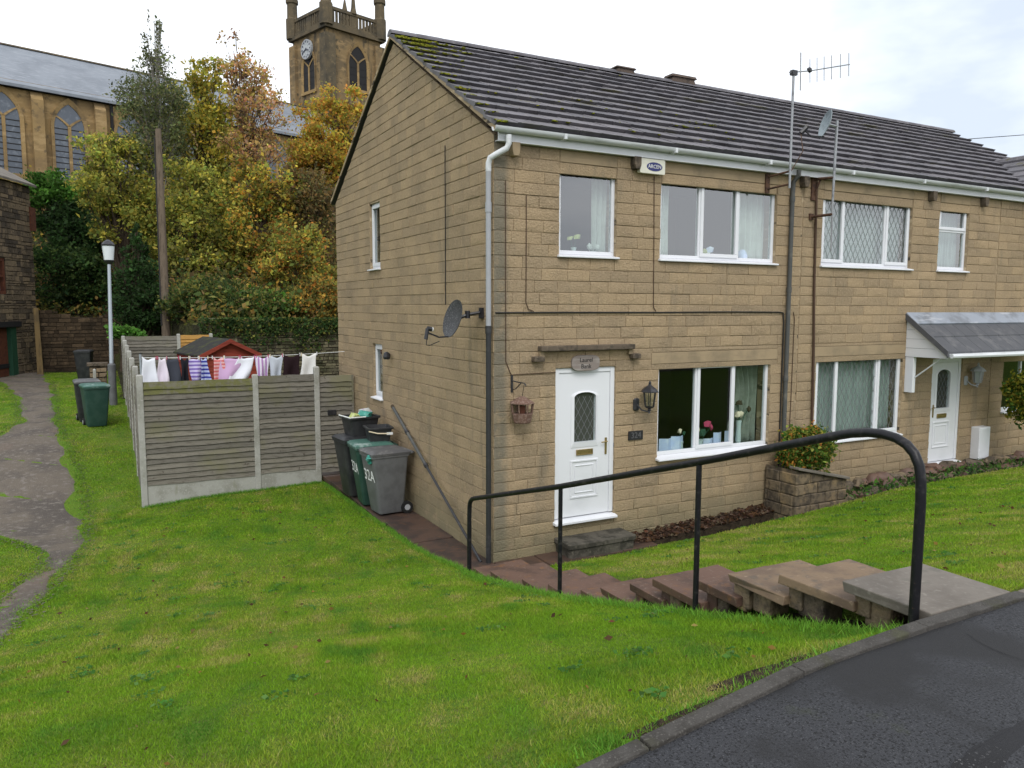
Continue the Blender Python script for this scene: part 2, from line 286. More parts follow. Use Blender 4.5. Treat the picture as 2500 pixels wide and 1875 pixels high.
def link(name, me, m, parent=None, smooth=False, bevel=0, kind=None):
    if m is not None and len(me.materials) == 0: me.materials.append(MATS[m])
    o = bpy.data.objects.new(name, me); COL.objects.link(o)
    if smooth:
        me.polygons.foreach_set('use_smooth', [True]*len(me.polygons))
        try: me.set_sharp_from_angle(angle=R(40))
        except Exception: pass
    if bevel:
        b = o.modifiers.new('bevel', 'BEVEL'); b.width = bevel; b.segments = 2; b.limit_method = 'ANGLE'
    if parent is not None: setp(o, parent)
    if kind: o['kind'] = kind
    return o
WM = {}
def setp(o, parent):
    o.parent = parent; o.matrix_parent_inverse = WM.get(parent.name, Matrix()).inverted()
def thing(name, label, cat, loc=(0, 0, 0), group=None):
    o = bpy.data.objects.new(name, None); COL.objects.link(o); o.location = loc; o.empty_display_size = .1
    WM[o.name] = Matrix.Translation(Vector(loc)); tag(o, label, cat, group); return o
def tag(o, label, cat, group=None):
    o['label'] = label; o['category'] = cat
    if group: o['group'] = group
    return o
def struct(o): o['kind'] = 'structure'; return o
def numesh(name, V, F, col=None, tint=None):
    """V (n,3), F (m,k) numpy; col (m,3) face colours; tint (m,) face tint"""
    V = np.ascontiguousarray(V, np.float32); F = np.ascontiguousarray(F, np.int32); k = F.shape[1]
    me = bpy.data.meshes.new(name); me.vertices.add(len(V)); me.vertices.foreach_set('co', V.ravel())
    me.loops.add(F.size); me.loops.foreach_set('vertex_index', F.ravel())
    me.polygons.add(len(F)); me.polygons.foreach_set('loop_start', np.arange(0, F.size, k, dtype=np.int32))
    if col is not None:
        a = me.attributes.new('lc', 'FLOAT_COLOR', 'FACE'); a.data.foreach_set('color', np.c_[col, np.ones(len(col))].astype(np.float32).ravel())
    if tint is not None:
        a = me.attributes.new('tint', 'FLOAT', 'FACE'); a.data.foreach_set('value', np.asarray(tint, np.float32))
    me.update(calc_edges=True); me.validate(); return me
def textmesh(name, txt, size, m, origin, xdir, ydir, parent, depth=.004, align='CENTER', shear=0):
    cu = bpy.data.curves.new(name, 'FONT'); cu.body = txt; cu.size = size; cu.align_x = align; cu.align_y = 'CENTER'; cu.extrude = depth/2; cu.shear = shear
    to = bpy.data.objects.new(name+'_tmp', cu); COL.objects.link(to)
    me = bpy.data.meshes.new_from_object(to.evaluated_get(bpy.context.evaluated_depsgraph_get())); bpy.data.objects.remove(to); bpy.data.curves.remove(cu)
    x = Vector(xdir).normalized(); y = Vector(ydir).normalized(); z = x.cross(y)
    me.transform(Matrix(((x.x, y.x, z.x, origin[0]), (x.y, y.y, z.y, origin[1]), (x.z, y.z, z.z, origin[2]), (0, 0, 0, 1))))
    me.materials.clear(); return link(name, me, m, parent)
# ------------------------------------------------------------------ terrain
_PY = np.array([-400, -14, -6.9, -6.36, -5, -4.3, -2.7, -1.6, -.64, .3, 1.2, 3, 6.2, 9, 12, 16, 20, 30, 500])
_PZ = np.array([1.15, 1.15, 1.16, 1.25, .86, .665, .225, -.01, -.20, -.35, -.425, -.47, -.53, -.30, -.03, .10, .18, .10, .10])
_BX = np.array([-1, 2.4, 4.6, 6.5, 8.6, 11.2, 16, 60]); _BZ = np.array([-.41, -.39, -.28, -.14, -.09, -.12, -.1, 0.])
def kz(x): return np.interp(x, [-9, -4.5, -2.9, -1.4, .5, 40], [.98, 1.10, 1.20, 1.305, 1.31, 1.5])
def ky(x): return np.interp(x, [-9, -4.5, -2.9, -1.4, .5, 40], [-6.95, -6.60, -6.47, -6.36, -6.36, -6.36])
def smooth(t): t = np.clip(t, 0, 1); return t*t*(3-2*t)
def T(x, y):
    x = np.asarray(x, float); y = np.asarray(y, float)
    base = np.interp(y, _PY, _PZ)
    wv = .035*np.sin(1.3*x+.7*y)*np.sin(.9*y-.5*x)
    left = base + np.where(y < -3, (kz(x)-1.305)*smooth((-3-y)/3.4), 0) + wv*smooth((-1-x)/1.5)*smooth((y+6.2)/1.5) - .035*np.clip(-x-.8, 0, 4)*smooth((y-1)/4)*smooth((11-y)/4)
    t = np.clip((y+6.36)/6.14, 0, 1); b = np.interp(x, _BX, _BZ)
    right = kz(x)*(1-t)+b*t - .05*np.sin(t*math.pi) + wv*.5*smooth((x-.4)/1)*np.sin(t*math.pi)
    right = np.where(y < -6.365, kz(x)-.12, right)
    right = np.where(y > -.22, np.interp(x, _BX, _BZ)-.03, right)
    left = left-.05*smooth((x+1.5)/.7)*smooth((y+6.3)/.25)*smooth((-.2-y)/1)
    w = smooth((x+.5)/.5); front = left*(1-w)+right*w
    front = np.where((x > -.66) & (x < .09) & (y > -6.3) & (y < .2), front-.30, front)
    front = np.where((x > -.66) & (y > -1) & (y < 8), np.minimum(front, -.47), front)
    z = np.where((y < 7.4), front, left)
    s = 18.9+11.5*smooth((-1.2-x)/2.8); bank = 2.25+7.6*smooth((y-s)/(46-s))**.8
    z = np.where(y > s+.02, np.maximum(bank, z), z)
    return np.where(y < -6.9, kz(x)-.09, z)
def axis(a, b, fine, coarse):
    c = list(np.arange(a, b+1e-6, fine)); st = fine; p = b
    while p < 500: st *= 1.35; p += st; c.append(p)
    st = fine; p = a
    while p > -500: st *= 1.35; p -= st; c.insert(0, p)
    return np.array(c)
gx = axis(-9, 13, .16, 0); gy = axis(-7.2, 34, .16, 0); gy = np.sort(np.concatenate([gy, [-6.37, -6.9, -6.905]]))
GX, GY = np.meshgrid(gx, gy); GZ = T(GX, GY)
V = np.c_[GX.ravel(), GY.ravel(), GZ.ravel()]; nx, ny = len(gx), len(gy)
I = np.arange(nx*ny).reshape(ny, nx); F = np.c_[I[:-1, :-1].ravel(), I[:-1, 1:].ravel(), I[1:, 1:].ravel(), I[1:, :-1].ravel()]
me = numesh('ground', V, F); me.materials.append(MATS['lawn']); me.materials.append(MATS['undergrowth_soil'])
cy = V[F].mean(1); me.polygons.foreach_set('material_index', ((cy[:, 1] > 17.5) & (cy[:, 0] > -4) | (cy[:, 1] > 29) | (cy[:, 1] < -7.5)).astype(np.int32))
me.polygons.foreach_set('use_smooth', [True]*len(F))
struct(link('ground', me, None))

# dirt track winding past the fence
TRr = [(-6.6, -6.0), (-6.2, -3.5), (-5.75, -1.6), (-5.42, -.2), (-5.2, 1.0), (-5.05, 2.0), (-4.76, 4.0), (-4.74, 5.6), (-4.88, 8.2), (-5.12, 10.5), (-5.45, 12.8), (-5.75, 18), (-6.0, 22), (-6.4, 27), (-6.7, 30)]
TRl = [(-9.5, -6.0), (-8.3, -3.5), (-6.7, -1.0), (-5.72, .9), (-5.46, 2.0), (-5.27, 3.1), (-5.33, 3.9), (-5.75, 4.7), (-6.9, 6.2), (-7.3, 8.5), (-7.0, 11.0), (-6.35, 13.5), (-6.75, 18), (-7.4, 22), (-8.4, 27), (-9, 30)]
def ysamp(poly, y): p = np.array(poly); return np.interp(y, p[:, 1], p[:, 0])
ty = np.arange(-6, 29.5, .2); tv = []
for i, y in enumerate(ty):
    xr = ysamp(TRr, y)+.05*math.sin(1.7*y)+.04*math.sin(4.3*y+1)+random.uniform(-.03, .03); xl = ysamp(TRl, y)+.06*math.sin(1.3*y+2)+.05*math.sin(3.7*y)+random.uniform(-.03, .03)
    for k in range(9):
        x = xr+(xl-xr)*k/8; e = min(k, 8-k)/4
        tv.append((x, y, float(T(x, y))+.012+.012*math.sin(2*x+3*y)-.05*(1-e)*(1 if k in (0, 8) else 0)))
n9 = 9; I = np.arange(len(tv)).reshape(-1, n9); F = np.c_[I[:-1, :-1].ravel(), I[1:, :-1].ravel(), I[1:, 1:].ravel(), I[:-1, 1:].ravel()]
me = numesh('track', np.array(tv), F); me.polygons.foreach_set('use_smooth', [True]*len(F)); struct(link('track', me, 'track'))

# asphalt footway with a concrete edging, each length a piece
xs = np.concatenate([np.arange(-30, -6, 2), np.arange(-6, 6, .25), np.arange(6, 60, 3)])
av = []; ay = [0, .02, .3, .8, 1.6, 3, 5, 9]
for x in xs:
    for k, a in enumerate(ay): av.append((x, float(ky(x))-.075-a, float(kz(x))-.022-.010*a+.004*math.sin(2*x+a*3)))
I = np.arange(len(av)).reshape(len(xs), len(ay)); F = np.c_[I[:-1, :-1].ravel(), I[:-1, 1:].ravel(), I[1:, 1:].ravel(), I[1:, :-1].ravel()]
pav = struct(link('pavement', numesh('pavement', np.array(av), F[:, ::-1]), 'asphalt'))
def patch(poly, dz, m):
    P = [at(u, v, 'z', 1.285) for u, v in poly]
    b = MB(); b.add([(p[0], p[1], float(kz(p[0]))-.022-.010*(float(ky(p[0]))-.075-p[1])+dz) for p in P], [tuple(range(len(P)))]); return b.build('asphalt_patch', m, pav)
patch([(2290, 1900), (2330, 1845), (2352, 1838), (2375, 1815), (2410, 1806), (2440, 1782), (2475, 1774), (2500, 1757), (2600, 1730), (2800, 1900), (2300, 1990)], .010, 'asphalt_patch')
def crack(pts, w):
    P = [at(u, v, 'z', 1.285) for u, v in pts]; vs = []
    for i, p in enumerate(P):
        q = P[min(i+1, len(P)-1)]-P[max(i-1, 0)]; nrm = np.array([-q[1], q[0], 0]); nrm /= np.linalg.norm(nrm); ww = w*random.uniform(.5, 1.3)
        for s_ in (-1, 1):
            c_ = p+nrm*s_*ww; vs.append((c_[0], c_[1], float(kz(c_[0]))-.022-.010*(float(ky(c_[0]))-.075-c_[1])+.008))
    b = MB(); b.add(vs, [(2*i, 2*i+1, 2*i+3, 2*i+2) for i in range(len(P)-1)]); b.build('asphalt_crack', 'wire_black', pav)
crack([(2362, 1546), (2385, 1562), (2410, 1577), (2440, 1590), (2475, 1603), (2520, 1617)], .003)
x = -11.735
while x < 14:
    ln = .915; x1 = x+ln-.008; b = MB(); dz = random.uniform(-.004, .004); dy = random.uniform(-.006, .006)
    wid = .078 if x < -.75 else .20
    P = [(x, float(ky(x))-wid+dy), (x1, float(ky(x1))-wid+dy), (x1, float(ky(x1))+dy), (x, float(ky(x))+dy)]
    b.hexa([(p[0], p[1], float(kz(p[0]))-.25) for p in P]+[(p[0], p[1], float(kz(p[0]))+dz) for p in P]); b.build('edging_stone', 'edging' if x < -.75 else 'flag_grey', pav, bevel=.006); x += ln

# ------------------------------------------------------------------ stone steps
XL, XR = -.60, .08
steps = thing('stone_steps', 'flight of worn stone slab steps leading from pavement down to white front door', 'steps', (XL, -6.3, .8))
SL = [(-6.355, -5.80, 1.318, 'flag_grey', .065), (-5.86, -5.31, 1.197, 'flag_tan', .062), (-5.36, -4.867, 1.062, 'flag_tan', .06), (-4.95, -4.553, .914, 'flag_brown', .07), (-4.62, -4.033, .765, 'flag_brown', .07),
      (-4.15, -3.70, .615, 'flag_brown', .07), (-3.80, -3.34, .46, 'flag_brown', .07), (-3.42, -3.0, .325, 'flag_brown', .07), (-3.06, -2.40, .185, 'flag_brown', .07), (-2.46, -1.85, .06, 'flag_brown', .07), (-1.92, -1.15, -.07, 'flag_brown', .07), (-1.22, -.62, -.20, 'flag_brown', .07)]
for i, (ya, yb, z, m, th) in enumerate(SL):
    b = MB(); j = lambda: random.uniform(-.012, .012); xl = XL+random.uniform(-.02, .02); xr = XR+random.uniform(-.02, .03); tl = random.uniform(-.008, .008)
    if i == 0: xr = .12
    b.hexa([(xl+j(), ya, z-th), (xr+j(), ya, z-th+tl), (xr+j(), yb+j(), z-th+tl), (xl+j(), yb+j(), z-th)]+[(xl+j(), ya, z), (xr+j(), ya, z+tl), (xr+j(), yb+j(), z+tl), (xl+j(), yb+j(), z)])
    b.build('slab', m, steps, bevel=.007)
    zb = SL[i+1][2] if i+1 < len(SL) else -.41
    if i < 6:                                            # rubble packing seen under the slab ends
        yy = ya+.02
        yy = yb-random.uniform(.24, .34)
        while yy < yb-.10:
            w_ = random.uniform(.10, .22); b = MB(); c = (XL+.15+random.uniform(0, .03), yy+w_/2, z-th-.085+random.uniform(-.01, .01)); b.box(c[0]-.09, c[0]+.10, c[1]-w_/2, c[1]+w_/2, z-th-.16-random.uniform(0, .05), z-th+.003)
            b.build('packing_stone', 'rubble', steps, bevel=.02); yy += w_+random.uniform(.01, .05)
    b = MB(); b.box(XL+.06, XR-.04, yb-.14, yb-.035, zb-.08, z-th+.002); b.build('riser', 'flag_brown' if i > 2 else 'rubble', steps, bevel=.01)
b = MB(); 
b.add([(XL+.12, -6.34, .2), (XR-.03, -6.34, .2), (XR-.03, -6.34, 1.06), (XL+.12, -6.34, 1.06), (XL+.12, -.7, -.5), (XR-.03, -.7, -.5), (XR-.03, -.7, -.45), (XL+.12, -.7, -.45)], [(0, 1, 2, 3), (4, 7, 6, 5), (0, 4, 5, 1), (1, 5, 6, 2), (2, 6, 7, 3), (3, 7, 4, 0)])
b.build('rubble_core', 'soil', steps)

# black tubular handrail
HX = XL-.055
hr = thing('handrail', 'black painted tubular steel handrail running beside the stone steps', 'handrail', (HX, -6.25, 1.1))
def arc(p, q, r, n=6):  # rounded corner helper: points between
    return [tuple(np.array(p)*(1-t)**2+np.array(r)*2*t*(1-t)+np.array(q)*t*t) for t in np.linspace(0, 1, n)]
rp = [(HX, -.655, -.45), (HX, -.665, .45)]+arc((HX, -.668, .52), (HX, -.80, .695), (HX, -.665, .665))+[(HX, -2.709, 1.237), (HX, -4.577, 1.805)]+arc((HX, -5.72, 2.165), (HX, -6.285, 2.02), (HX, -6.262, 2.345), 9)+[(HX, -6.29, 1.9), (HX, -6.285, .95)]
b = MB(); b.tube(rp, .0265, 12); b.build('rail', 'rail_black', hr, smooth=True)
for yy, zt in ((-2.715, 1.235), (-4.60, 1.808)):
    b = MB(); b.tube([(HX, yy, float(T(HX-.1, yy))-.25), (HX, yy, zt)], .021, 10); b.build('post', 'rail_black', hr, smooth=True)
b = MB(); b.box(HX+.0, HX+.14, -6.33, -6.10, 1.02, 1.13); tag(b.build('brick', 'terracotta', bevel=.012), 'broken red brick wedged at the foot of the tallest handrail post', 'brick')

# flagged paths at the foot of the two walls
gp = struct(MB().box(-.66, -.004, -.60, 8.2, -.62, -.445).build('path', 'soil'))
for i, yy in enumerate(np.arange(-.56, 7.6, .62)):
    b = MB(); dz = random.uniform(-.006, .006); b.box(-.655+random.uniform(-.02, .01), -.008, yy, yy+.605, -.50, -.42+dz); b.build('flagstone', 'flag_wet', gp, bevel=.01)
for i, xx in enumerate(np.arange(0.0, 2.1, .6)):
    b = MB(); dz = random.uniform(-.006, .006); b.box(xx, xx+.592, (-.62 if xx < 1 else -.40)+random.uniform(-.02, .02), -.008, -.50, -.405+dz); b.build('flagstone', 'flag_wet', gp, bevel=.01)
soilb = MB()
for xx in np.arange(1.9, 5.2, .15):
    zz = lambda x_: float(np.interp(x_, _BX, _BZ))
    soilb.hexa([(xx, -.25, -.6), (xx+.15, -.25, -.6), (xx+.15, .02, -.6), (xx, .02, -.6), (xx, -.25, zz(xx)-.03), (xx+.15, -.25, zz(xx+.15)-.03), (xx+.15, .02, zz(xx+.15)+.03+random.uniform(0, .02)), (xx, .02, zz(xx)+.03)])
struct(soilb.build('flower_bed', 'soil'))
# ------------------------------------------------------------------ houses
HD = 7.36; RY = HD/2; EZ = 5.05; GS = .585          # depth, ridge line, wall plate, gable slope
H_C = .1545
fr = lambda u, d, z: (u, d, z)                       # front wall: u = x, d into the house
gb = lambda u, d, z: (d, u, z)                       # gable wall: u = y, d = x into the house
def subtract(a, b, holes):
    out = []; cur = a
    for h0, h1 in sorted(holes):
        if h1 <= cur or h0 >= b: continue
        if h0 > cur: out.append((cur, min(h0, b)))
        cur = max(cur, h1)
    if cur < b: out.append((cur, b))
    return out
def layout(u0, u1, z0, z1, openings, seed):
    rn = random.Random(seed); out = []; z = z0; k = 0
    while z < z1-.02:
        za, zb = z, min(z+H_C, z1); z += H_C; k += 1
        ov = [o for o in openings if o[2] < zb-.004 and o[3] > za+.004]
        for a, b in subtract(u0, u1, [(o[0], o[1]) for o in ov]):
            u = a; first = True
            while u < b-1e-4:
                L = rn.choice((.29, .35, .40, .44, .44, .52)); L = L*rn.uniform(.6, 1) if first else L; first = False
                if b-(u+L) < .16: L = b-u
                out.append((u, min(u+L, b), za, zb)); u += L
        for o in ov:
            if o[2]-za > .012: out.append((o[0], o[1], za, o[2]))
            if zb-o[3] > .012: out.append((o[0], o[1], o[3], zb))
    return out
def clip(poly, a, b, c):                             # keep a*u + b*z <= c
    out = []
    for i, p in enumerate(poly):
        q = poly[(i+1) % len(poly)]; fp = a*p[0]+b*p[1]-c; fq = a*q[0]+b*q[1]-c
        if fp <= 0: out.append(p)
        if fp*fq < 0: t = fp/(fp-fq); out.append((p[0]+(q[0]-p[0])*t, p[1]+(q[1]-p[1])*t))
    return out
GAP = .0032
def blockring(poly, Tf, rn, V, F, TI):
    c = (sum(p[0] for p in poly)/len(poly), sum(p[1] for p in poly)/len(poly)); n = len(poly); base = len(V); pr = rn.uniform(-.003, .003)
    def inset(d): return [(p[0]+max(.0015, d-.003)*(1 if p[0] < c[0] else -1), p[1]+d*(1 if p[1] < c[1] else -1)) for p in poly]
    for d, dd in ((GAP, .03), (GAP, .006+pr), (GAP+.005, pr)):
        for p in inset(d): V.append(Tf(p[0], dd+(rn.uniform(-.003, .003) if dd < .02 else 0), p[1]))
    t = rn.random()
    for r_ in range(2):
        for i in range(n): F.append((base+r_*n+i, base+r_*n+(i+1) % n, base+(r_+1)*n+(i+1) % n, base+(r_+1)*n+i)); TI.append(t)
    F.append(tuple(base+2*n+i for i in range(n))); TI.append(t)
BV = []
for k in range(8):
    rn = random.Random(40+k); b = MB(); gx_, gz_ = .0015/.40, GAP/H_C; cx_, cz_ = .004/.40, .006/H_C
    vs = []
    for dx, dz, y in ((gx_, gz_, .03), (gx_, gz_, .008), (gx_+cx_, gz_+cz_, 0)):
        for px, pz in ((0, 0), (1, 0), (1, 1), (0, 1)): vs.append((px+dx*(1 if px == 0 else -1)+(rn.uniform(-.006, .006) if y < .02 else 0), y+(rn.uniform(-.003, .003) if y < .02 else 0), pz+dz*(1 if pz == 0 else -1)+(rn.uniform(-.02, .02) if y < .02 else 0)))
    vs.append((rn.uniform(.35, .65), -rn.uniform(.001, .007), rn.uniform(.35, .65)))
    fs = [(i+r_*4, (i+1) % 4+r_*4, (i+1) % 4+4+r_*4, i+4+r_*4) for r_ in range(2) for i in range(4)]+[(8+i, 8+(i+1) % 4, 12) for i in range(4)]
    m_ = b.add(vs, fs).mesh('block'); m_.materials.append(MATS['stone_block']); BV.append(m_)
def raise_wall(house, sets, nmax=300):
    """sets: list of (wall object, [polys], kind 'f'/'g'); the blocks that show largest become pieces, the rest one joined part"""
    cand = []
    for wi, (w, polys, kd) in enumerate(sets):
        for p in polys:
            us = [q[0] for q in p]; zs = [q[1] for q in p]; c = ((min(us)+max(us))/2, (min(zs)+max(zs))/2)
            P = np.array(fr(c[0], 0, c[1]) if kd == 'f' else gb(c[0], 0, c[1])); d = P-CP; r2 = d@d
            cs = abs(d[1] if kd == 'f' else d[0])/math.sqrt(r2); u_, v_, _z = proj(P)
            vis = -30 < u_ < 2530 and -30 < v_ < 1900
            area = (max(us)-min(us))*(max(zs)-min(zs)); rect = len(p) == 4 and abs((max(us)-min(us))*(max(zs)-min(zs))-abs(sum(p[i][0]*p[(i+1) % 4][1]-p[(i+1) % 4][0]*p[i][1] for i in range(4)))/2) < 1e-5
            cand.append((area*cs/r2 if vis and rect else 0, wi, p, kd))
    cand.sort(key=lambda t: -t[0]); rn = random.Random(5); rest = {}
    for k, (s_, wi, p, kd) in enumerate(cand):
        if k < nmax and s_ > 0:
            u0, u1 = min(q[0] for q in p), max(q[0] for q in p); z0, z1 = min(q[1] for q in p), max(q[1] for q in p)
            o = bpy.data.objects.new('block', BV[rn.randrange(8)]); COL.objects.link(o)
            pr = rn.uniform(-.003, .003)
            if kd == 'f': o.location = (u0, pr, z0)
            else: o.location = (pr, u1, z0); o.rotation_euler = (0, 0, -math.pi/2)
            o.scale = (u1-u0, 1, z1-z0); setp(o, sets[wi][0])
        else: rest.setdefault(wi, []).append((p, kd))
    for wi, L in rest.items():
        V, F, TI = [], [], []
        for p, kd in L: blockring(p, fr if kd == 'f' else gb, rn, V, F, TI)
        b = MB(); b.v = V; b.f = F; me = b.mesh('blocks', fix=False)
        bm = bmesh.new(); bm.from_mesh(me); bmesh.ops.recalc_face_normals(bm, faces=bm.faces); bm.to_mesh(me); bm.free()
        a = me.attributes.new('tint', 'FLOAT', 'FACE'); a.data.foreach_set('value', TI)
        o = link('blocks', me, 'stone_block_joined', sets[wi][0]); o['kind'] = 'stuff'
def holed(b, u0, u1, z0, z1, d0, d1, op, Tf):
    us = sorted({u0, u1, *[o[0] for o in op if u0 < o[0] < u1], *[o[1] for o in op if u0 < o[1] < u1]})
    for a, c in zip(us, us[1:]):
        for za, zb in subtract(z0, z1, [(o[2], o[3]) for o in op if o[0] < (a+c)/2 < o[1]]): b.box(a, c, d0, d1, za, zb, Tf)

def frame(b, x0, x1, z0, z1, w, d0, d1, Tf):
    b.box(x0, x1, d0, d1, z0, z0+w, Tf); b.box(x0, x1, d0, d1, z1-w, z1, Tf); b.box(x0, x0+w, d0, d1, z0+w, z1-w, Tf); b.box(x1-w, x1, d0, d1, z0+w, z1-w, Tf)
def lattice(b, x0, x1, z0, z1, d, s, Tf, w=.004):
    """diamond leading clipped to the pane"""
    k = 1.75; n = int((x1-x0+(z1-z0)/k)/s)+2
    for sg in (1, -1):
        for i in range(n):
            pts = []
            xa = x0+i*s-(z1-z0)/k
            for t in np.linspace(0, 1, 25):
                xx = xa+t*(z1-z0)/k; zz = z0+t*(z1-z0)
                if sg < 0: xx = x0+x1-xx
                if x0 <= xx <= x1: pts.append((xx, zz))
            if len(pts) >= 2:
                (xa1, za1), (xb1, zb1) = pts[0], pts[-1]
                b.add([Tf(xa1-w, d, za1), Tf(xa1+w, d, za1), Tf(xb1+w, d, zb1), Tf(xb1-w, d, zb1)], [(0, 1, 2, 3)])
                b.add([Tf(xa1-w, d-.003, za1), Tf(xa1+w, d-.003, za1), Tf(xb1+w, d-.003, zb1), Tf(xb1-w, d-.003, zb1)], [(0, 1, 2, 3)])
def window(house, x0, x1, z0, z1, mull=(), opens=(), Tf=fr, d=.055, transom=None, lead=None, sillproj=.05, sillh=.045):
    """mull: x positions of mullions; opens: indexes of lights with their own casement"""
    b = MB(); fw = .052; frame(b, x0, x1, z0+sillh, z1, fw, d, d+.06, Tf)
    for m in mull: b.box(m-.022, m+.022, d, d+.06, z0+sillh+fw, z1-fw, Tf)
    if transom: b.box(x0+fw, x1-fw, d, d+.06, transom-.025, transom+.025, Tf)
    w = b.build('window', 'upvc', house, bevel=.006)
    edges = [x0+fw]+[e for m in mull for e in (m-.022, m+.022)]+[x1-fw]
    lights = [(edges[2*i], edges[2*i+1], z0+sillh+fw, z1-fw) for i in range(len(edges)//2)]
    if transom: lights = [(lights[0][0], lights[0][1], z0+sillh+fw, transom-.025), (lights[0][0], lights[0][1], transom+.025, z1-fw)]
    for i, (a, c, e, f) in enumerate(lights):
        k = 0
        if i in opens: b = MB(); frame(b, a-.012, c+.012, e-.012, f+.012, .055, d-.018, d+.02, Tf); b.build('casement', 'upvc', w, bevel=.006); k = .04
        b = MB(); b.box(a+k-.004, c-k+.004, d+.024, d+.034, e+k-.004, f-k+.004, Tf); b.build('pane', 'boosted_reflection_glass' if z0 > 3 else 'window_glass', w)
        if lead: b = MB(); lattice(b, a+k, c-k, e+k, f-k, d+.021, .115, Tf); b.build('leading', lead, w)
    b = MB(); b.hexa([Tf(*p) for p in ((x0-.03, -sillproj, z0), (x1+.03, -sillproj, z0), (x1+.03, d+.02, z0), (x0-.03, d+.02, z0), (x0-.03, -sillproj, z0+.022), (x1+.03, -sillproj, z0+.022), (x1+.03, d+.02, z0+sillh+.003), (x0-.03, d+.02, z0+sillh+.003))])
    b.build('sill', 'upvc', w, bevel=.005)
    return w
UB, UT = 3.575, 4.803
def upvc_door(house, x0, x1, z0, z1, glass, arch, ybase=.04, handle_right=True):
    d = ybase; b = MB(); fw = .068
    b.box(x0, x0+fw, d-.015, d+.06, z0+.05, z1, fr); b.box(x1-fw, x1, d-.015, d+.06, z0+.05, z1, fr); b.box(x0+fw, x1-fw, d-.015, d+.06, z1-fw, z1, fr)
    dr = b.build('door', 'upvc', house, bevel=.006)
    lx0, lx1, lz0, lz1 = x0+fw+.004, x1-fw-.004, z0+.055, z1-fw-.004
    gx0, gx1, gz0, gz1 = glass; am = arch
    # leaf with an arched opening
    ap = [(gx0, gz0), (gx1, gz0), (gx1, gz1-am)]+[(gx0+(gx1-gx0)*(.5+.5*math.cos(t)), gz1-am+am*math.sin(t)) for t in np.linspace(.2, math.pi-.2, 9)]+[(gx0, gz1-am)]
    b = MB(); b.box(lx0, gx0, d, d+.045, lz0, lz1, fr); b.box(gx1, lx1, d, d+.045, lz0, lz1, fr); b.box(gx0, gx1, d, d+.045, lz0, gz0, fr); b.box(gx0, gx1, d, d+.045, gz1, lz1, fr)
    top = ap[2:]
    for (a, za), (c, zc) in zip(top, top[1:]): b.hexa([fr(a, d, za), fr(c, d, zc), fr(c, d+.045, zc), fr(a, d+.045, za), fr(a, d, gz1), fr(c, d, gz1), fr(c, d+.045, gz1), fr(a, d+.045, gz1)])
    b.build('leaf', 'upvc', dr)
    def ring(pts, w, m='upvc', pr=.018):
        c = np.mean(np.array(pts), 0); q = [tuple(c+(np.array(p)-c)*np.array([1+2*w/(gx1-gx0), 1+2*w/(gz1-gz0)])) for p in pts]; bb = MB(); n = len(pts)
        for i in range(n):
            j = (i+1) % n; bb.hexa([fr(pts[i][0], d-pr, pts[i][1]), fr(pts[j][0], d-pr, pts[j][1]), fr(pts[j][0], d+.002, pts[j][1]), fr(pts[i][0], d+.002, pts[i][1]), fr(q[i][0], d-pr*.4, q[i][1]), fr(q[j][0], d-pr*.4, q[j][1]), fr(q[j][0], d+.002, q[j][1]), fr(q[i][0], d+.002, q[i][1])])
        return bb
    ring(ap, .045).build('moulding', 'upvc', dr)
    b = MB(); b.prism(ap, (d+.012, d+.02)); b.build('pane', 'window_glass', dr)
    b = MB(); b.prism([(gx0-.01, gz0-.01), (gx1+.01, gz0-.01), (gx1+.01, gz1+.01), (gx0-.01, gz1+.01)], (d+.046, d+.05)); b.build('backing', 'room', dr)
    b = MB(); lattice(b, gx0+.004, gx1-.004, gz0, gz1-am*.8, d+.010, .10, fr, .0022); b.build('leading', 'lead', dr)
    pz0, pz1 = lz0+.25, gz0-.25
    b = MB(); frame(b, gx0-.05, gx1+.05, pz0, pz1, .028, d-.014, d+.002, fr); frame(b, gx0+.02, gx1-.02, pz0+.07, pz1-.07, .018, d-.01, d+.002, fr); b.build('panel', 'upvc', dr, bevel=.006)
    b = MB(); frame(b, (gx0+gx1)/2-.135, (gx0+gx1)/2+.135, gz0-.185, gz0-.105, .014, d-.02, d+.002, fr); b.box((gx0+gx1)/2-.12, (gx0+gx1)/2+.12, d-.012, d+.002, gz0-.17, gz0-.12, fr); b.build('letterbox', 'brass', dr, bevel=.004)
    hx = lx1-.055 if handle_right else lx0+.055
    b = MB(); b.box(hx-.016, hx+.016, d-.01, d+.002, z0+.885, z0+1.12, fr); b.tube([(hx, d-.012, z0+1.07), (hx, d-.045, z0+1.07), (hx-.1, d-.05, z0+1.065)], .009, 8); b.build('handle', 'brass', dr)
    b = MB(); b.hexa([(x0-.03, -.075, z0-.02), (x1+.02, -.075, z0-.02), (x1+.02, d+.08, z0-.02), (x0-.03, d+.08, z0-.02), (x0-.03, -.075, z0+.012), (x1+.02, -.075, z0+.012), (x1+.02, d+.08, z0+.05), (x0-.03, d+.08, z0+.05)]); b.build('threshold', 'upvc', dr, bevel=.005)
    return dr

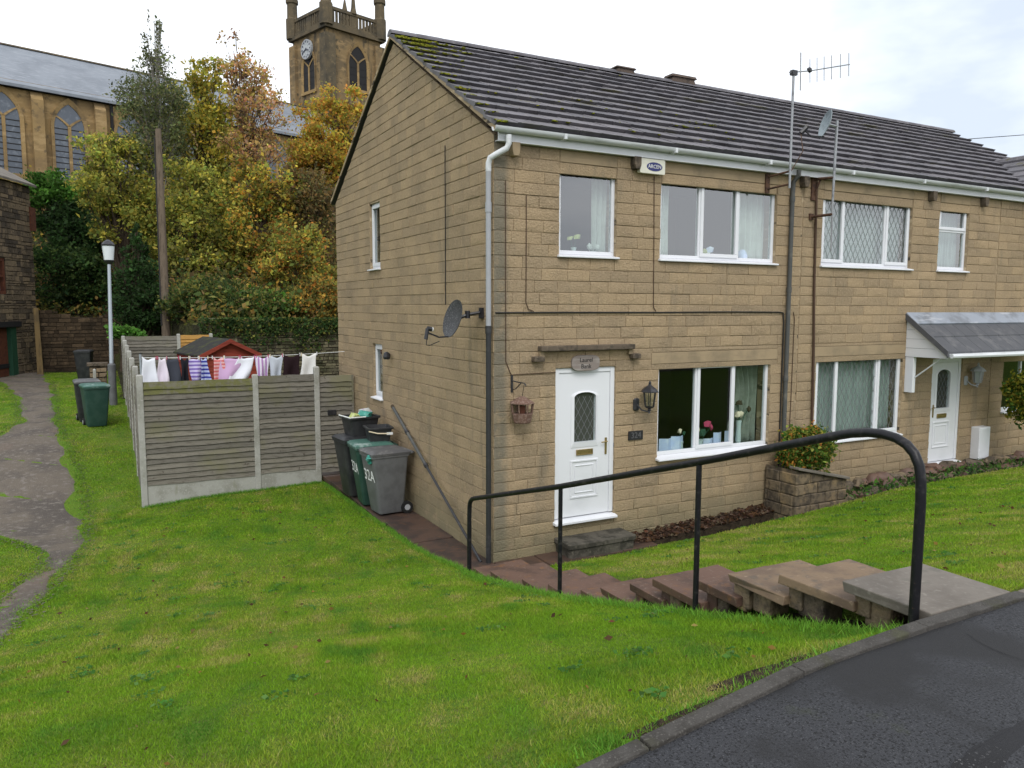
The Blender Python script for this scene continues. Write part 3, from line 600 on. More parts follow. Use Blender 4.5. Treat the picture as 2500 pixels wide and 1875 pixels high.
HOUSES = []
def house(x0, x1, label, ops_up, ops_dn, gable=False):
    h = thing('terraced_house', label, 'house', (x0, 0, -.4)); HOUSES.append(h)
    ops = ops_up+ops_dn
    b = MB(); holed(b, x0+(.02 if gable else 0), x1, -.6, EZ, .011, .27, ops, fr); w = b.build('wall', 'mortar', h)
    lint = [(o[0]-.0, o[1]+.0, o[3], 4.968) for o in ops_up]+[(o[0]-.14, o[1]+.14, o[3], o[3]+.168) for o in ops_dn if o[2] > .3]
    for l in lint: b = MB(); b.box(l[0]+.004, l[1]-.004, -.004, .2, l[2]+.003, l[3]-.004, fr); b.build('lintel', 'lintel_stone', h, bevel=.005)
    P = [[(a, za), (c, za), (c, zb), (a, zb)] for a, c, za, zb in layout(x0+(.03 if not gable else 0.), x1, -.60, 4.968, ops+lint, int(x0*10)+3)]
    sets = [(w, P, 'f')]
    # rear wall, floor, partition: closes the rooms
    b = MB(); b.box(x0+.02, x1, HD-.25, HD-.01, -.6, EZ); b.build('wall', 'stone_block', h)
    b = MB(); xi = x0+.265 if gable else x0; b.box(xi, x1, .275, HD-.26, 2.45, 2.62); b.box(xi, x1, .275, HD-.26, -.3, -.05); b.build('floor', 'room', h)
    b = MB(); b.box(x0+.26, x1-.05, 3.0, 3.1, -.05, 2.44); b.box(x0+.26, x1-.05, 3.0, 3.1, 2.63, 5.0); b.build('partition', 'room', h)
    b = MB(); b.box(xi, x1, .275, HD-.26, 5.0, 5.04); b.build('ceiling', 'room', h)
    b = MB(); b.box(x1-.06, x1-.002, .275, HD-.26, -.05, 2.44); b.box(x1-.06, x1-.002, .275, HD-.26, 2.63, 5.0); b.build('party_wall', 'room', h)
    return h, w, sets
W1, W2 = (.965, 1.88, UB, UT), (2.64, 4.905, UB, UT); WG = (2.664, 4.89, .695, 2.107); DR1 = (.93, 1.905, -.02, 2.10)
h1, w1, sets1 = house(0, 5.45, 'end house of the stone terrace with blank gable, oval house sign and alarm box', [W1, W2], [DR1, WG], True)
# gable wall of the end house
GW1, GW2 = (4.49, 5.09, 3.575, 4.78), (4.47, 5.0, 1.235, 2.245)
b = MB(); holed(b, 0.272, HD-.262, -.6, EZ, .011, .26, [GW1, GW2], gb)
b.box(.011, .0195, .02, .27, -.6, EZ)
b.prism([(0.02, EZ), (HD-.02, EZ), (RY, EZ+GS*RY)], (.011, .26), gb); gw = b.build('wall', 'mortar', h1)
P = []
for a, c, za, zb in layout(0, HD, -.60, EZ+GS*RY, [GW1, GW2], 77):
    p = [(a, za), (c, za), (c, zb), (a, zb)]
    p = clip(p, -GS, 1, EZ); p = clip(p, GS, 1, EZ+GS*HD) if p else p
    if len(p) >= 3 and max(q[1] for q in p)-min(q[1] for q in p) > .03: P.append(p)
raise_wall(h1, sets1+[(gw, P, 'g')])
W3, W4 = (5.925, 8.183, UB, UT), (8.935, 9.81, UB, UT); WH = (5.92, 8.13, .655, 2.12); DR2 = (8.98, 9.87, .02, 1.99)
h2, w2, sets2 = house(5.45, 10.75, 'middle house of the stone terrace with tiled door canopy and diamond leaded windows', [W3, W4], [DR2, WH]); raise_wall(h2, sets2)
W5, W6 = (12.2, 13.6, UB, UT), (11.2, 12.7, .86, 2.0)
h3, w3, sets3 = house(10.75, 14.75, 'far house of the stone terrace where a cross roof meets the main roof', [W5], [W6]); raise_wall(h3, sets3, 120)
b = MB(); b.box(14.49, 14.75, .275, HD-.26, -.6, EZ); b.prism([(0, EZ), (HD, EZ), (RY, EZ+GS*RY)], (14.5, 14.75), gb); b.build('wall', 'stone_block', h3)

# windows and doors
window(h1, *W1[:2], UB, UT, (), (), lead=None)
window(h1, *W2[:2], UB, UT, (3.40, 4.16), (1,))
window(h1, *WG[:2], WG[2], WG[3], (3.42, 4.175), (1,), sillproj=.09, sillh=.06)
window(h1, GW1[0], GW1[1], GW1[2], GW1[3], (), (0,), gb)
window(h1, GW2[0], GW2[1], GW2[2], GW2[3], (), (0,), gb)
upvc_door(h1, DR1[0], DR1[1], DR1[2], DR1[3], (1.243, 1.60, 1.07, 1.76), .07)
window(h2, *W3[:2], UB, UT, (6.49, 7.53), (0, 2), lead='lead_white')
window(h2, *W4[:2], UB, UT, (), (1,), transom=4.32)
window(h2, *WH[:2], WH[2], WH[3], (6.49, 7.50), (0, 2), lead='lead')
upvc_door(h2, DR2[0], DR2[1], DR2[2], DR2[3], (9.17, 9.56, 1.07, 1.79), .10, handle_right=False)
window(h3, *W5[:2], UB, UT, (12.9,), ()); window(h3, *W6[:2], W6[2], W6[3], (11.9,), (), sillproj=.07)

# ------------------------------------------------------------------ roof
SY0, SZ0, SY1, SZ1 = -.165, 5.12, RY, 7.335
SLEN = math.hypot(SY1-SY0, SZ1-SZ0); SA = math.atan2(SZ1-SZ0, SY1-SY0)
def rp_(x, v, h):                                    # point on the front slope: v up the slope, h off it
    return (x, SY0+v*math.cos(SA)-h*math.sin(SA), SZ0+v*math.sin(SA)+h*math.cos(SA))
NR = 13; GA = (SLEN-.05)/NR; TW = .306
TV = []
for k in range(4):
    rn = random.Random(k); vs = []; prof = [(0, 0), (.012, .005), (.03, .005), (.042, .001), (.27, 0), (TW-.004, 0)]
    for v, h0, h1_ in ((0, .012, .068), (.045, .010, .064), (GA+.06, -.008, .010)):
        for x, e in prof: vs.append((x, v+(rn.uniform(-.002, .002)), h1_+e+rn.uniform(-.0015, .0015)))
        for x in (0, TW-.004): vs.append((x, v+(.03 if v == 0 else 0), h0-.012))
    n = 8; fs = []
    for r_ in range(2):
        o = r_*n
        for i in range(5): fs.append((o+i, o+i+1, o+n+i+1, o+n+i))
        fs += [(o+6, o, o+n, o+n+6), (o+5, o+7, o+n+7, o+n+5)]
    fs.append((0, 6, 7, 5, 4, 3, 2, 1)); m_ = MB().add(vs, fs).mesh('tile'); m_.materials.append(MATS['roof_tile']); TV.append(m_)
RM = Matrix.Rotation(SA, 4, 'X'); rng = random.Random(3)
NX = int(round(14.8/TW))
roofs = []
for h, a, c in ((h1, -.06, 5.45), (h2, 5.45, 10.75), (h3, 10.75, 14.80)):
    b = MB(); b.hexa([rp_(a+.02, -.02, -.05), rp_(c, -.02, -.05), (c, RY, SZ1-.06), (a+.02, RY, SZ1-.06), rp_(a+.02, -.02, -.012), rp_(c, -.02, -.012), (c, RY, SZ1-.014), (a+.02, RY, SZ1-.014)])
    b.hexa([(a+.02, RY, SZ1-.06), (c, RY, SZ1-.06), (c, HD+.2, SZ0-.06), (a+.02, HD+.2, SZ0-.06), (a+.02, RY, SZ1-.014), (c, RY, SZ1-.014), (c, HD+.2, SZ0), (a+.02, HD+.2, SZ0)])
    roofs.append((b.build('roof', 'roof_under', h), a, c))
for i in range(NX):
    x = -.06+i*TW
    for j in range(NR):
        o = bpy.data.objects.new('tile', TV[rng.randrange(4)]); COL.objects.link(o)
        o.location = rp_(x+rng.uniform(-.003, .003), j*GA, rng.uniform(-.003, .004)); o.rotation_euler = (SA+rng.uniform(-.006, .006), rng.uniform(-.006, .006), rng.uniform(-.006, .006))
        setp(o, [q[0] for q in roofs if q[1]-.2 <= x+.06 < q[2]-.05 or q is roofs[-1]][0])
for x in np.arange(-.06, 14.7, .45):
    b = MB(); n = 9; vs = []
    for xx in (x, x+.446):
        for k in range(n): a = math.pi*k/(n-1); vs.append((xx, RY-.115*math.cos(a), SZ1-.005+.085*math.sin(a)+random.uniform(0, .004)))
    b.add(vs, [(k, k+1, n+k+1, n+k) for k in range(n-1)]+[tuple(range(n)), tuple(range(2*n-1, n-1, -1))]); b.build('ridge_tile', 'roof_tile', [q[0] for q in roofs if q[1]-.1 <= x < q[2]][0])
# verge mortar, fascia, gutter
for s_ in (0, 1):
    ya, za, yb, zb = (SY0+.02, SZ0, RY, SZ1) if s_ == 0 else (HD+.2, SZ0, RY, SZ1)
    b = MB(); b.hexa([(-.055, ya, za-.055), (.03, ya, za-.055), (.03, yb, zb-.055), (-.055, yb, zb-.055), (-.055, ya, za+.006), (.03, ya, za+.006), (.03, yb, zb+.006), (-.055, yb, zb+.006)]); b.build('verge', 'mortar', h1)
for h, a, c in ((h1, 0.02, 5.45), (h2, 5.45, 10.75), (h3, 10.75, 14.75)):
    b = MB(); b.box(a, c, -.095, -.075, 4.962, 5.125); b.build('fascia', 'upvc', h)
    b = MB(); b.box(a, c, -.075, .01, 4.967, 4.975); b.build('soffit', 'upvc', h)
    b = MB(); n = 8; vs = []; a2 = a-.1 if h is h1 else a
    for xx in (a2, c):
        for rr in (.060, .054):
            for k in range(n+1): t = math.pi+math.pi*k/n; vs.append((xx, -.160+rr*math.cos(t), 5.115+rr*math.sin(t)))
    m1 = n+1; fs = []
    for k in range(n): fs += [(k, k+1, 2*m1+k+1, 2*m1+k), (m1+k, 3*m1+k, 3*m1+k+1, m1+k+1), (k, m1+k, m1+k+1, k+1), (2*m1+k, 2*m1+k+1, 3*m1+k+1, 3*m1+k)]
    fs += [(0, 2*m1, 3*m1, m1), (n, m1+n, 3*m1+n, 2*m1+n)]
    g = b.add(vs, fs).build('gutter', 'gutter_white', h, smooth=True)
    for xx in np.arange(a+.9, c, 1.8): b = MB(); b.box(xx-.02, xx+.02, -.225, -.092, 5.045, 5.112); b.build('bracket', 'gutter_white', g, bevel=.006)
# corner downpipe: white swan neck, grey upper half, black lower half
b = MB(); b.tube([(.13, -.157, 5.03), (.13, -.157, 4.93)]+[(.11, -.14, 4.87), (.0, -.06, 4.80), (-.055, -.01, 4.76), (-.062, .02, 4.70), (-.062, .025, 4.6)], .036, 12); dpz = b.build('downpipe', 'gutter_white', h1, smooth=True)
b = MB(); b.tube([(-.062, .025, 4.64), (-.062, .025, 2.62)], .034, 12); b.tube([(-.062, .025, 4.22), (-.062, .025, 4.10)], .041, 12); b.build('pipe_length', 'pvc_grey', dpz, smooth=True)
b = MB(); b.tube([(-.062, .025, 2.68), (-.062, .025, -.43)], .0345, 12); b.tube([(-.062, .025, 2.68), (-.062, .025, 2.58)], .041, 12); b.build('pipe_length', 'pvc_black', dpz, smooth=True)
b = MB(); b.tube([(-.062, HD-.06, 4.95), (-.062, HD-.06, -.4)], .03, 8)
# mid downpipe between the two houses
b = MB(); b.tube([(5.17, -.157, 5.03), (5.17, -.157, 4.95), (5.17, -.06, 4.86), (5.17, -.052, 4.7)], .035, 10); b.tube([(5.17, -.052, 4.74), (5.172, -.052, -.05)], .034, 10)
for zz in (4.6, 3.2, 1.8, .5): b.tube([(5.17, -.052, zz+.04), (5.17, -.052, zz-.04)], .041, 10)
b.build('downpipe', 'pipe_dark', h1, smooth=True)
for xx, h in ((.265, h1), (2.15, h1), (5.42, h1), (8.62, h2), (10.15, h2)):
    b = MB(); b.prism([(xx-.055, 4.965), (xx-.055, 4.86), (xx-.035, 4.80), (xx+.035, 4.80), (xx+.055, 4.86), (xx+.055, 4.965)], (-.11, .02)); b.build('corbel', 'dark_ledge' if xx > 1 else 'lintel_stone', h, bevel=.006)
# moss on the verge and upper courses
b = MB(); rn = random.Random(9)
for k in range(430):
    r1 = rn.random()
    if r1 < .5: x, j = abs(rn.gauss(0, .30))-.05, min(NR-1, int(NR*(1-abs(rn.gauss(0, .16)))))
    elif r1 < .82: x, j = abs(rn.gauss(0, .08))-.05, rn.randrange(NR)
    else: x, j = rn.uniform(0, 4.6), rn.choice([1, 2, 3, 3, 4, 4, 5, 12])
    s_ = rn.uniform(.010, .026); b.blob(rp_(x, j*GA+rn.uniform(-.015, .05), .058), (s_*rn.uniform(1, 2.6), s_*rn.uniform(.8, 1.5), s_*.6), k, 1, .4)
for k in range(110): b.blob(rp_(abs(rn.gauss(0, .42))-.04, (NR-1-min(3, int(abs(rn.gauss(0, 1.3)))))*GA+rn.uniform(-.02, .12), .056), (rn.uniform(.03, .07), rn.uniform(.02, .04), .014), k+900, 1, .4)
b.build('moss', 'moss', h1, smooth=True, kind='stuff', fix=False)
for xa, xb, zt in ((4.37, 4.84, .075), (5.70, 6.34, .115)):
    b = MB(); b.loft([(SZ1+.03, (xa+xb)/2, RY+.02, (xb-xa)/2-.02, .13, .02), (SZ1+.07+zt*.5, (xa+xb)/2, RY+.02, (xb-xa)/2-.05, .12, .02), (SZ1+.07+zt*.5, (xa+xb)/2, RY+.02, (xb-xa)/2, .15, .02), (SZ1+.06+zt, (xa+xb)/2, RY+.02, (xb-xa)/2-.02, .13, .02)]); b.build('ridge_vent', 'ridge_vent', h1 if xa < 5 else h2)
# cross roof of the wing that meets the far end
wing = h3
def onroof(u, v):
    d = ray(u, v); k = (SZ1-SZ0)/(SY1-SY0); t = (SZ0+k*(CP[1]-SY0)-CP[2])/(d[2]-k*d[1]); return CP+d*t
v0 = onroof(2437, 402); v1 = onroof(2498, 458)
for i in range(5):                                     # left slope of the wing, tile courses running forward
    fa, fb = i/5, (i+1)/5+.05; pa_, pb_ = v0+(v1-v0)*fa, v0+(v1-v0)*fb; up = np.array([0, 0, .035]); fw_ = np.array([0, -2.2, 0])
    b = MB(); b.hexa([pa_-up, pb_-up, pb_+fw_-up, pa_+fw_-up, pa_+up*.3, pb_+up*1.6, pb_+fw_+up*1.6, pa_+fw_+up*.3]); b.build('wing_tile_course', 'roof_tile', wing)
v2 = np.array([2*v0[0]-v1[0]+.4, v1[1], v1[2]])
b = MB(); b.tube([v0+np.array([0, .05, .02]), v0+np.array([0, -2.2, .02])], .09, 8); b.build('wing_ridge', 'roof_tile', wing)
# ------------------------------------------------------------------ fittings on the front of the end house
b = MB(); b.box(.646, 2.155, -.115, .02, 2.34, 2.41); led = b.build('door_hood', 'dark_ledge', h1, bevel=.012)
for xa, xb in ((.547, .704), (2.133, 2.272)): b = MB(); b.box(xa, xb, -.10, .02, 2.205, 2.275); b.build('hood_stop', 'dark_ledge', led, bevel=.012)
for xa, xb in ((.655, .72), (2.09, 2.15)): b = MB(); b.box(xa, xb, -.055, .02, 2.27, 2.345); b.build('hood_return', 'lintel_stone', led)
b = MB(); b.loft([(-.46, 1.47, -.19, .53, .20, .05), (-.28, 1.47, -.19, .53, .20, .05), (-.275, 1.47, -.19, .55, .22, .05), (-.222, 1.47, -.19, .55, .22, .05), (-.215, 1.47, -.19, .54, .21, .05)], seg=4); b.build('doorstep', 'doorstep_stone', h1)
def oval_sign():
    t = thing('house_sign', 'rounded grey wooden house name sign above the end house door', 'sign', (1.39, -.02, 2.165))
    b = MB(); pts = [(1.39+.225*math.copysign(abs(math.cos(a))**.55, math.cos(a)), 2.165+.108*math.copysign(abs(math.sin(a))**.6, math.sin(a))) for a in np.linspace(0, 2*math.pi, 28, endpoint=False)]
    b.prism(pts, (-.032, .006)); b.build('board', 'plaque_wood', t, bevel=.006)
    textmesh('lettering', 'Laurel', .085, 'letter_dark', (1.39, -.0335, 2.205), (1, 0, 0), (0, 0, 1), t); textmesh('lettering', 'Bank', .085, 'letter_dark', (1.39, -.0335, 2.118), (1, 0, 0), (0, 0, 1), t)
oval_sign()
t = thing('number_plate', 'small black slate house number plate beside the end house door', 'sign', (2.26, -.01, 1.10))
b = MB(); b.box(2.135, 2.385, -.022, .003, 1.035, 1.165); b.build('slate', 'slate_sign', t, bevel=.004); textmesh('numerals', '324', .12, 'sign_grey', (2.26, -.023, 1.10), (1, 0, 0), (0, 0, 1), t)
def coach_lamp(x, y0, z, s, label, m, gm):
    t = thing('wall_lantern', label, 'lamp', (x, y0, z))
    c = (x, y0-.16*s, z)
    b = MB(); b.lathe([(.02, -.215), (.012, -.19), (.03, -.17), (.02, -.15), (.06, -.135), (.068, -.12)], c, 6); b.build('cage_base', m, t); b = MB(); b.lathe([(.062*1.45, .10), (.135*.98, .085), (.135*.98, .095), (.10, .135), (.055, .165), (.03, .18), (.018, .20), (.022, .215), (.008, .245)], c, 6)
    b.build('cage_cap', m, t)
    b = MB()
    for k in range(6): a = 2*math.pi*k/6; b.tube([(c[0]+.066*math.cos(a), c[1]+.066*math.sin(a), c[2]-.125), (c[0]+.092*math.cos(a), c[1]+.092*math.sin(a), c[2]+.092)], .007, 5)
    b.build('cage_bars', m, t)
    b = MB(); b.lathe([(.055, -.12), (.080, .088)], c, 6); b.build('glazing', gm, t)
    b = MB(); b.tube([(x-.11*s, y0-.02, z-.10), (x-.09*s, y0-.10, z-.17), (x-.03*s, y0-.15*s, z-.19), c+np.array([0, 0, -.19]) if False else (c[0], c[1], c[2]-.18)], .011, 6); b.build('arm', m, t)
    b = MB(); b.lathe([(.03, -.09), (.055, -.07), (.055, .07), (.03, .09)], (x-.12*s, y0-.012, z-.10), 12, 1, .35); b.build('wall_plate', m, t)
coach_lamp(2.38, -.0, 1.645, 1, 'black six sided coach lantern beside the end house door', 'black_metal', 'window_glass')
coach_lamp(10.1, -.0, 1.66, 1, 'small pale wall lantern under the tiled canopy', 'pvc_grey', 'clear_lamp')
# hanging bracket and wicker lantern basket
t = thing('hanging_basket_bracket', 'black iron scroll bracket fixed to the wall left of the white door', 'bracket', (.257, 0, 1.93))
b = MB(); b.box(.245, .27, -.02, .003, 1.815, 2.04); b.tube([(.257, -.02, 1.97), (.30, -.10, 1.955), (.33, -.22, 1.95), (.335, -.25, 1.92)], .008, 6); b.tube([(.257, -.02, 1.85), (.28, -.08, 1.87), (.31, -.16, 1.945)], .007, 6); b.build('scroll', 'black_metal', t)
t = thing('hanging_lantern', 'rusty wicker lantern basket with pyramid lid hanging beside the white door', 'lantern', (.335, -.14, 1.44))
c = (.335, -.15, 0); n = 8
b = MB(); b.lathe([(.10, 1.43), (.115, 1.44), (.138, 1.55), (.135, 1.555)], c, n); b.build('basket', 'wicker', t)
b = MB(); b.lathe([(.165, 1.685), (.165, 1.695), (.05, 1.765), (.02, 1.775)], c, n); b.build('lid', 'wicker', t)
b = MB()
for k in range(n): a = 2*math.pi*k/n; b.tube([(c[0]+.132*math.cos(a), c[1]+.132*math.sin(a), 1.55), (c[0]+.15*math.cos(a), c[1]+.15*math.sin(a), 1.69)], .010, 5)
b.build('uprights', 'wicker', t)
b = MB(); b.lathe([(.03, 1.53), (.045, 1.60), (.03, 1.655)], c, 8); b.build('candle', 'terracotta', t)
b = MB(); b.tube([(.335, -.15, 1.77), (.335, -.20, 1.93), (.335, -.245, 1.94)], .004, 5); b.build('hanger', 'wire_black', t)
# alarm box
t = thing('alarm_box', 'cream burglar alarm box with blue oval badge under the eaves', 'alarm', (2.41, 0, 4.85))
b = MB(); b.loft([(-.09, 0, 0, .215, .098, .02), (-.03, 0, 0, .215, .098, .02), (.003, 0, 0, .20, .09, .02)], lambda x, y, z: (2.41+x, z, 4.856+y)); b.build('case', 'alarm_cream', t, smooth=True)
b = MB(); b.prism([(2.44+.135*math.cos(a), 4.852+.06*math.sin(a)) for a in np.linspace(0, 2*math.pi, 24, endpoint=False)], (-.094, -.088)); b.build('badge', 'alarm_blue', t)
textmesh('lettering', 'ARCEN', .07, 'paint_white', (2.44, -.0955, 4.852), (1, 0, 0), (0, 0, 1), t)
# cables on the wall
def cable(pts, r, m, label): b = MB(); b.tube(pts, r, 6); return tag(b.build('cable', m, smooth=True), label, 'cable')
cable([(.02, -.012, 2.845), (1.2, -.012, 2.85), (2.6, -.012, 2.848), (3.9, -.012, 2.856), (5.0, -.012, 2.852), (5.10, -.015, 2.84), (5.115, -.02, 2.7), (5.115, -.02, .3), (5.10, -.02, .05), (5.05, -.02, -.02), (5.02, -.02, .1)], .011, 'wire_black', 'thick black cable clipped level across the front wall above the white door')
cable([(.461, -.01, 4.34), (.463, -.01, 3.4), (.462, -.01, 2.98), (.50, -.01, 2.89), (.58, -.01, 2.862)], .006, 'wire_brown', 'thin brown cable dropping beside the single upstairs window')
cable([(2.50, -.01, 4.74), (2.52, -.01, 3.8), (2.535, -.01, 2.92), (2.58, -.01, 2.865)], .006, 'wire_brown', 'thin brown cable dropping from the cream alarm box')
cable([(.16, -.01, 4.5), (.165, -.01, 3.2), (.17, -.01, 2.22), (.24, -.01, 2.06), (.26, -.01, 2.035)], .006, 'wire_brown', 'thin brown cable running down the corner to the iron scroll bracket')
cable([(.27, -.008, 2.045), (.6, -.008, 2.05), (.92, -.008, 2.055)], .005, 'wire_brown', 'short thin cable running level from iron bracket to door frame')
cable([(-.008, 1.526, 5.19), (-.008, 1.53, 4.2), (-.008, 1.54, 2.95)], .007, 'wire_black', 'thin black cable dropping down the blank gable wall')
cable([(5.33, -.012, 2.85), (5.36, -.012, 2.75), (5.35, -.012, 1.4), (5.33, -.012, .2), (5.27, -.012, .02), (5.2, -.012, .0)], .006, 'wire_brown', 'thin brown cable hanging in a loop right of the dark downpipe')
cable([(5.72, -.03, 4.9), (5.735, -.03, 4.3), (5.76, -.03, 3.2), (5.80, -.03, 2.4), (5.83, -.03, 1.2), (5.84, -.03, .55)], .020, 'wire_brown', 'bundle of brown aerial cables running down beside the leaded windows')
cable([(5.76, -.012, 4.35), (5.80, -.012, 3.2), (5.85, -.012, 2.2), (5.875, -.012, 1.3)], .006, 'wire_black', 'thin black cable beside the brown aerial cable bundle')
# satellite dish on the gable
t = thing('satellite_dish', 'dark grey oval satellite dish mounted on the gable wall', 'satellite dish', (0, .36, 2.84))
dc = np.array([-.40, .40, 2.77]); dn = np.array([-.95, -.10, .28]); dn /= np.linalg.norm(dn); du = np.cross((0, 0, 1), dn); du /= np.linalg.norm(du); dv = np.cross(dn, du)
vs = []; fs = []; NRg, NA = 6, 24
for sgn in (0, 1):
    for i in range(NRg+1):
        rr = i/NRg
        for k in range(NA): a = 2*math.pi*k/NA; vs.append(dc+du*.22*rr*math.cos(a)+dv*.255*rr*math.sin(a)+dn*(.055*rr*rr-.055-.008*sgn))
for sgn in (0, 1):
    o = sgn*(NRg+1)*NA
    for i in range(NRg):
        for k in range(NA): fs.append((o+i*NA+k, o+i*NA+(k+1) % NA, o+(i+1)*NA+(k+1) % NA, o+(i+1)*NA+k))
o2 = (NRg+1)*NA
for k in range(NA): fs.append((NRg*NA+k, NRg*NA+(k+1) % NA, o2+NRg*NA+(k+1) % NA, o2+NRg*NA+k))
b = MB(); b.add(vs, fs); b.build('reflector', 'dish_grey', t, smooth=True)
lnb = dc-dv*.27+dn*.28
b = MB(); b.tube([dc-dv*.24-dn*.01, dc-dv*.285+dn*.12, lnb], .011, 6); b.build('feed_arm', 'black_metal', t)
b = MB(); b.tube([lnb+dv*.05+dn*.03, lnb-dv*.09+dn*.015], .026, 8); b.tube([lnb+dv*.05+dn*.03, lnb+dv*.055-dn*.03], .03, 8); b.build('receiver', 'black_metal', t)
b = MB(); b.tube([lnb+dv*.055-dn*.03, lnb+dv*.057-dn*.042], .029, 10); b.build('receiver_cap', 'paint_white', t)
b = MB(); b.tube([lnb-dv*.09, lnb-dv*.16+du*.02, lnb-dv*.15-dn*.06, dc-dv*.33+dn*.10], .006, 6); b.build('feed_cable', 'wire_black', t)
b = MB(); b.tube([dc-dn*.06, (-.20, .36, 2.82), (-.04, .33, 2.845)], .022, 8); b.box(-.03, .002, .28, .38, 2.77, 2.91); b.tube([(-.20, .36, 2.87), (-.20, .36, 2.77)], .035, 8); b.build('wall_mount', 'black_metal', t)
# security light on the gable
t = thing('security_light', 'small black security light on the gable beside the lower slit window', 'lamp', (0, 4.0, 2.09))
b = MB(); b.tube([(.003, 4.05, 2.09), (-.06, 3.98, 2.09)], .022, 8); b.build('bracket', 'black_metal', t)
b = MB(); b.lathe([(.05, -.06), (.065, -.02), (.05, .05), (.02, .07)], (-.10, 3.92, 2.08), 10); b.build('head', 'black_metal', t)
# telescopic clothes prop leaning along the gable
t = thing('clothes_prop', 'long telescopic metal clothes prop leaning along the gable wall', 'pole', (-.08, .1, -.42))
pa, pb = np.array([-.135, .10, -.425]), np.array([-.022, 3.85, 1.19]); pm = pa+(pb-pa)*.56
b = MB(); b.tube([pa, pm], .020, 8); b.build('lower_tube', 'black_metal', t, smooth=True); b = MB(); b.tube([pm-(pb-pa)*.01, pb], .027, 8); b.build('upper_tube', 'pipe_dark', t, smooth=True)
for f in (.56, .80): q = pa+(pb-pa)*f; b = MB(); b.tube([q-(pb-pa)*.008, q+(pb-pa)*.008], .036, 8); b.build('collar', 'black_metal', t)
b = MB(); b.tube([pb-(pb-pa)*.004, pb+(pb-pa)*.012], .030, 8); b.build('tip', 'dark_wood', t)
# aerial on its mast, and the second mast with a pale dish
t = thing('television_aerial', 'television aerial with vertical elements on a tall mast above the gutter', 'aerial', (4.77, -.02, 4.85))
b = MB(); b.tube([(4.77, -.35, 4.70), (4.768, -.35, 6.40)], .018, 8); b.build('mast', 'steel', t)
b = MB(); b.tube([(4.77, -.35, 4.95), (4.66, -.02, 4.90)], .016, 6); b.tube([(4.77, -.35, 4.76), (4.66, -.02, 4.72)], .016, 6); b.box(4.62, 4.70, -.03, .002, 4.66, 4.95); b.build('bracket', 'rust', t)
b = MB(); b.tube([(4.68, -.35, 6.36), (5.10, -.355, 6.44), (5.95, -.36, 6.655)], .009, 6); b.build('boom', 'steel', t)
for k, (x_, hh, m_) in enumerate([(4.905, .27, 'steel'), (5.10, .17, 'steel'), (5.25, .175, 'steel'), (5.40, .175, 'steel'), (5.56, .175, 'steel'), (5.755, .175, 'steel'), (5.94, .17, 'steel')]):
    zb = np.interp(x_, [4.68, 5.10, 5.95], [6.36, 6.44, 6.655]); b = MB(); b.tube([(x_+.01, -.355, zb-hh), (x_-.01, -.355, zb+hh)], .006 if k else .009, 6); b.build('element', m_, t)
b = MB(); b.blob((5.09, -.355, 6.45), (.055, .03, .045), 3, 1, .15); b.build('dipole_box', 'black_metal', t); b = MB(); b.box(4.72, 4.82, -.38, -.32, 6.33, 6.40); b.build('clamp', 'black_metal', t)
t = thing('satellite_dish', 'pale edge-on satellite dish on a mast in front of the roof tiles', 'satellite dish', (5.72, -.02, 4.6))
b = MB(); b.tube([(5.73, -.35, 3.80), (5.715, -.35, 4.5), (5.74, -.35, 5.79)], [.010, .018, .022], 8); b.build('mast', 'steel', t)
b = MB(); b.tube([(5.725, -.35, 4.93), (5.68, -.02, 4.95)], .024, 6); b.tube([(5.70, -.12, 4.94), (5.68, -.02, 4.70)], .016, 6); b.box(5.62, 5.74, -.03, .002, 4.62, 4.98); b.build('bracket', 'rust', t); b = MB(); b.tube([(5.72, -.36, 4.37), (5.64, -.02, 4.36)], .024, 6); b.box(5.60, 5.68, -.03, .002, 4.31, 4.41); b.build('bracket', 'rust', t)
c2 = np.array([5.53, -.36, 5.71]); n2 = np.array([-.80, .42, .25]); n2 /= np.linalg.norm(n2); a2 = np.cross((0, 0, 1), n2); a2 /= np.linalg.norm(a2); b2 = np.cross(n2, a2)
vs, fs = [], []
for sg in (0, 1):
    for i in range(5):
        for k in range(20): a = 2*math.pi*k/20; vs.append(c2+a2*.20*i/4*math.cos(a)+b2*.21*i/4*math.sin(a)+n2*(.05*(i/4)**2-.008*sg))
for sg in (0, 1):
    for i in range(4):
        for k in range(20): fs.append((sg*100+i*20+k, sg*100+i*20+(k+1) % 20, sg*100+(i+1)*20+(k+1) % 20, sg*100+(i+1)*20+k))
for k in range(20): fs.append((80+k, 80+(k+1) % 20, 180+(k+1) % 20, 180+k))
b = MB(); b.add(vs, fs); b.build('reflector', 'dish_pale', t, smooth=True)
b = MB(); b.tube([c2-n2*.01, (5.74, -.35, 5.70)], .02, 6); b.build('mount', 'steel', t)
b = MB(); b.tube([c2-b2*.19, c2-b2*.24+n2*.2, c2-b2*.17+n2*.34], .011, 6); b.tube([c2-b2*.13+n2*.30, c2-b2*.24+n2*.36], .035, 8); b.build('feed_arm', 'black_metal', t)
b = MB(); b.tube([c2-b2*.24+n2*.36, (5.08, -.30, 5.28), (5.0, -.24, 5.10), (4.86, -.3, 4.98), (4.78, -.34, 4.93)], .008, 5); b.build('feed_cable', 'wire_brown', t)

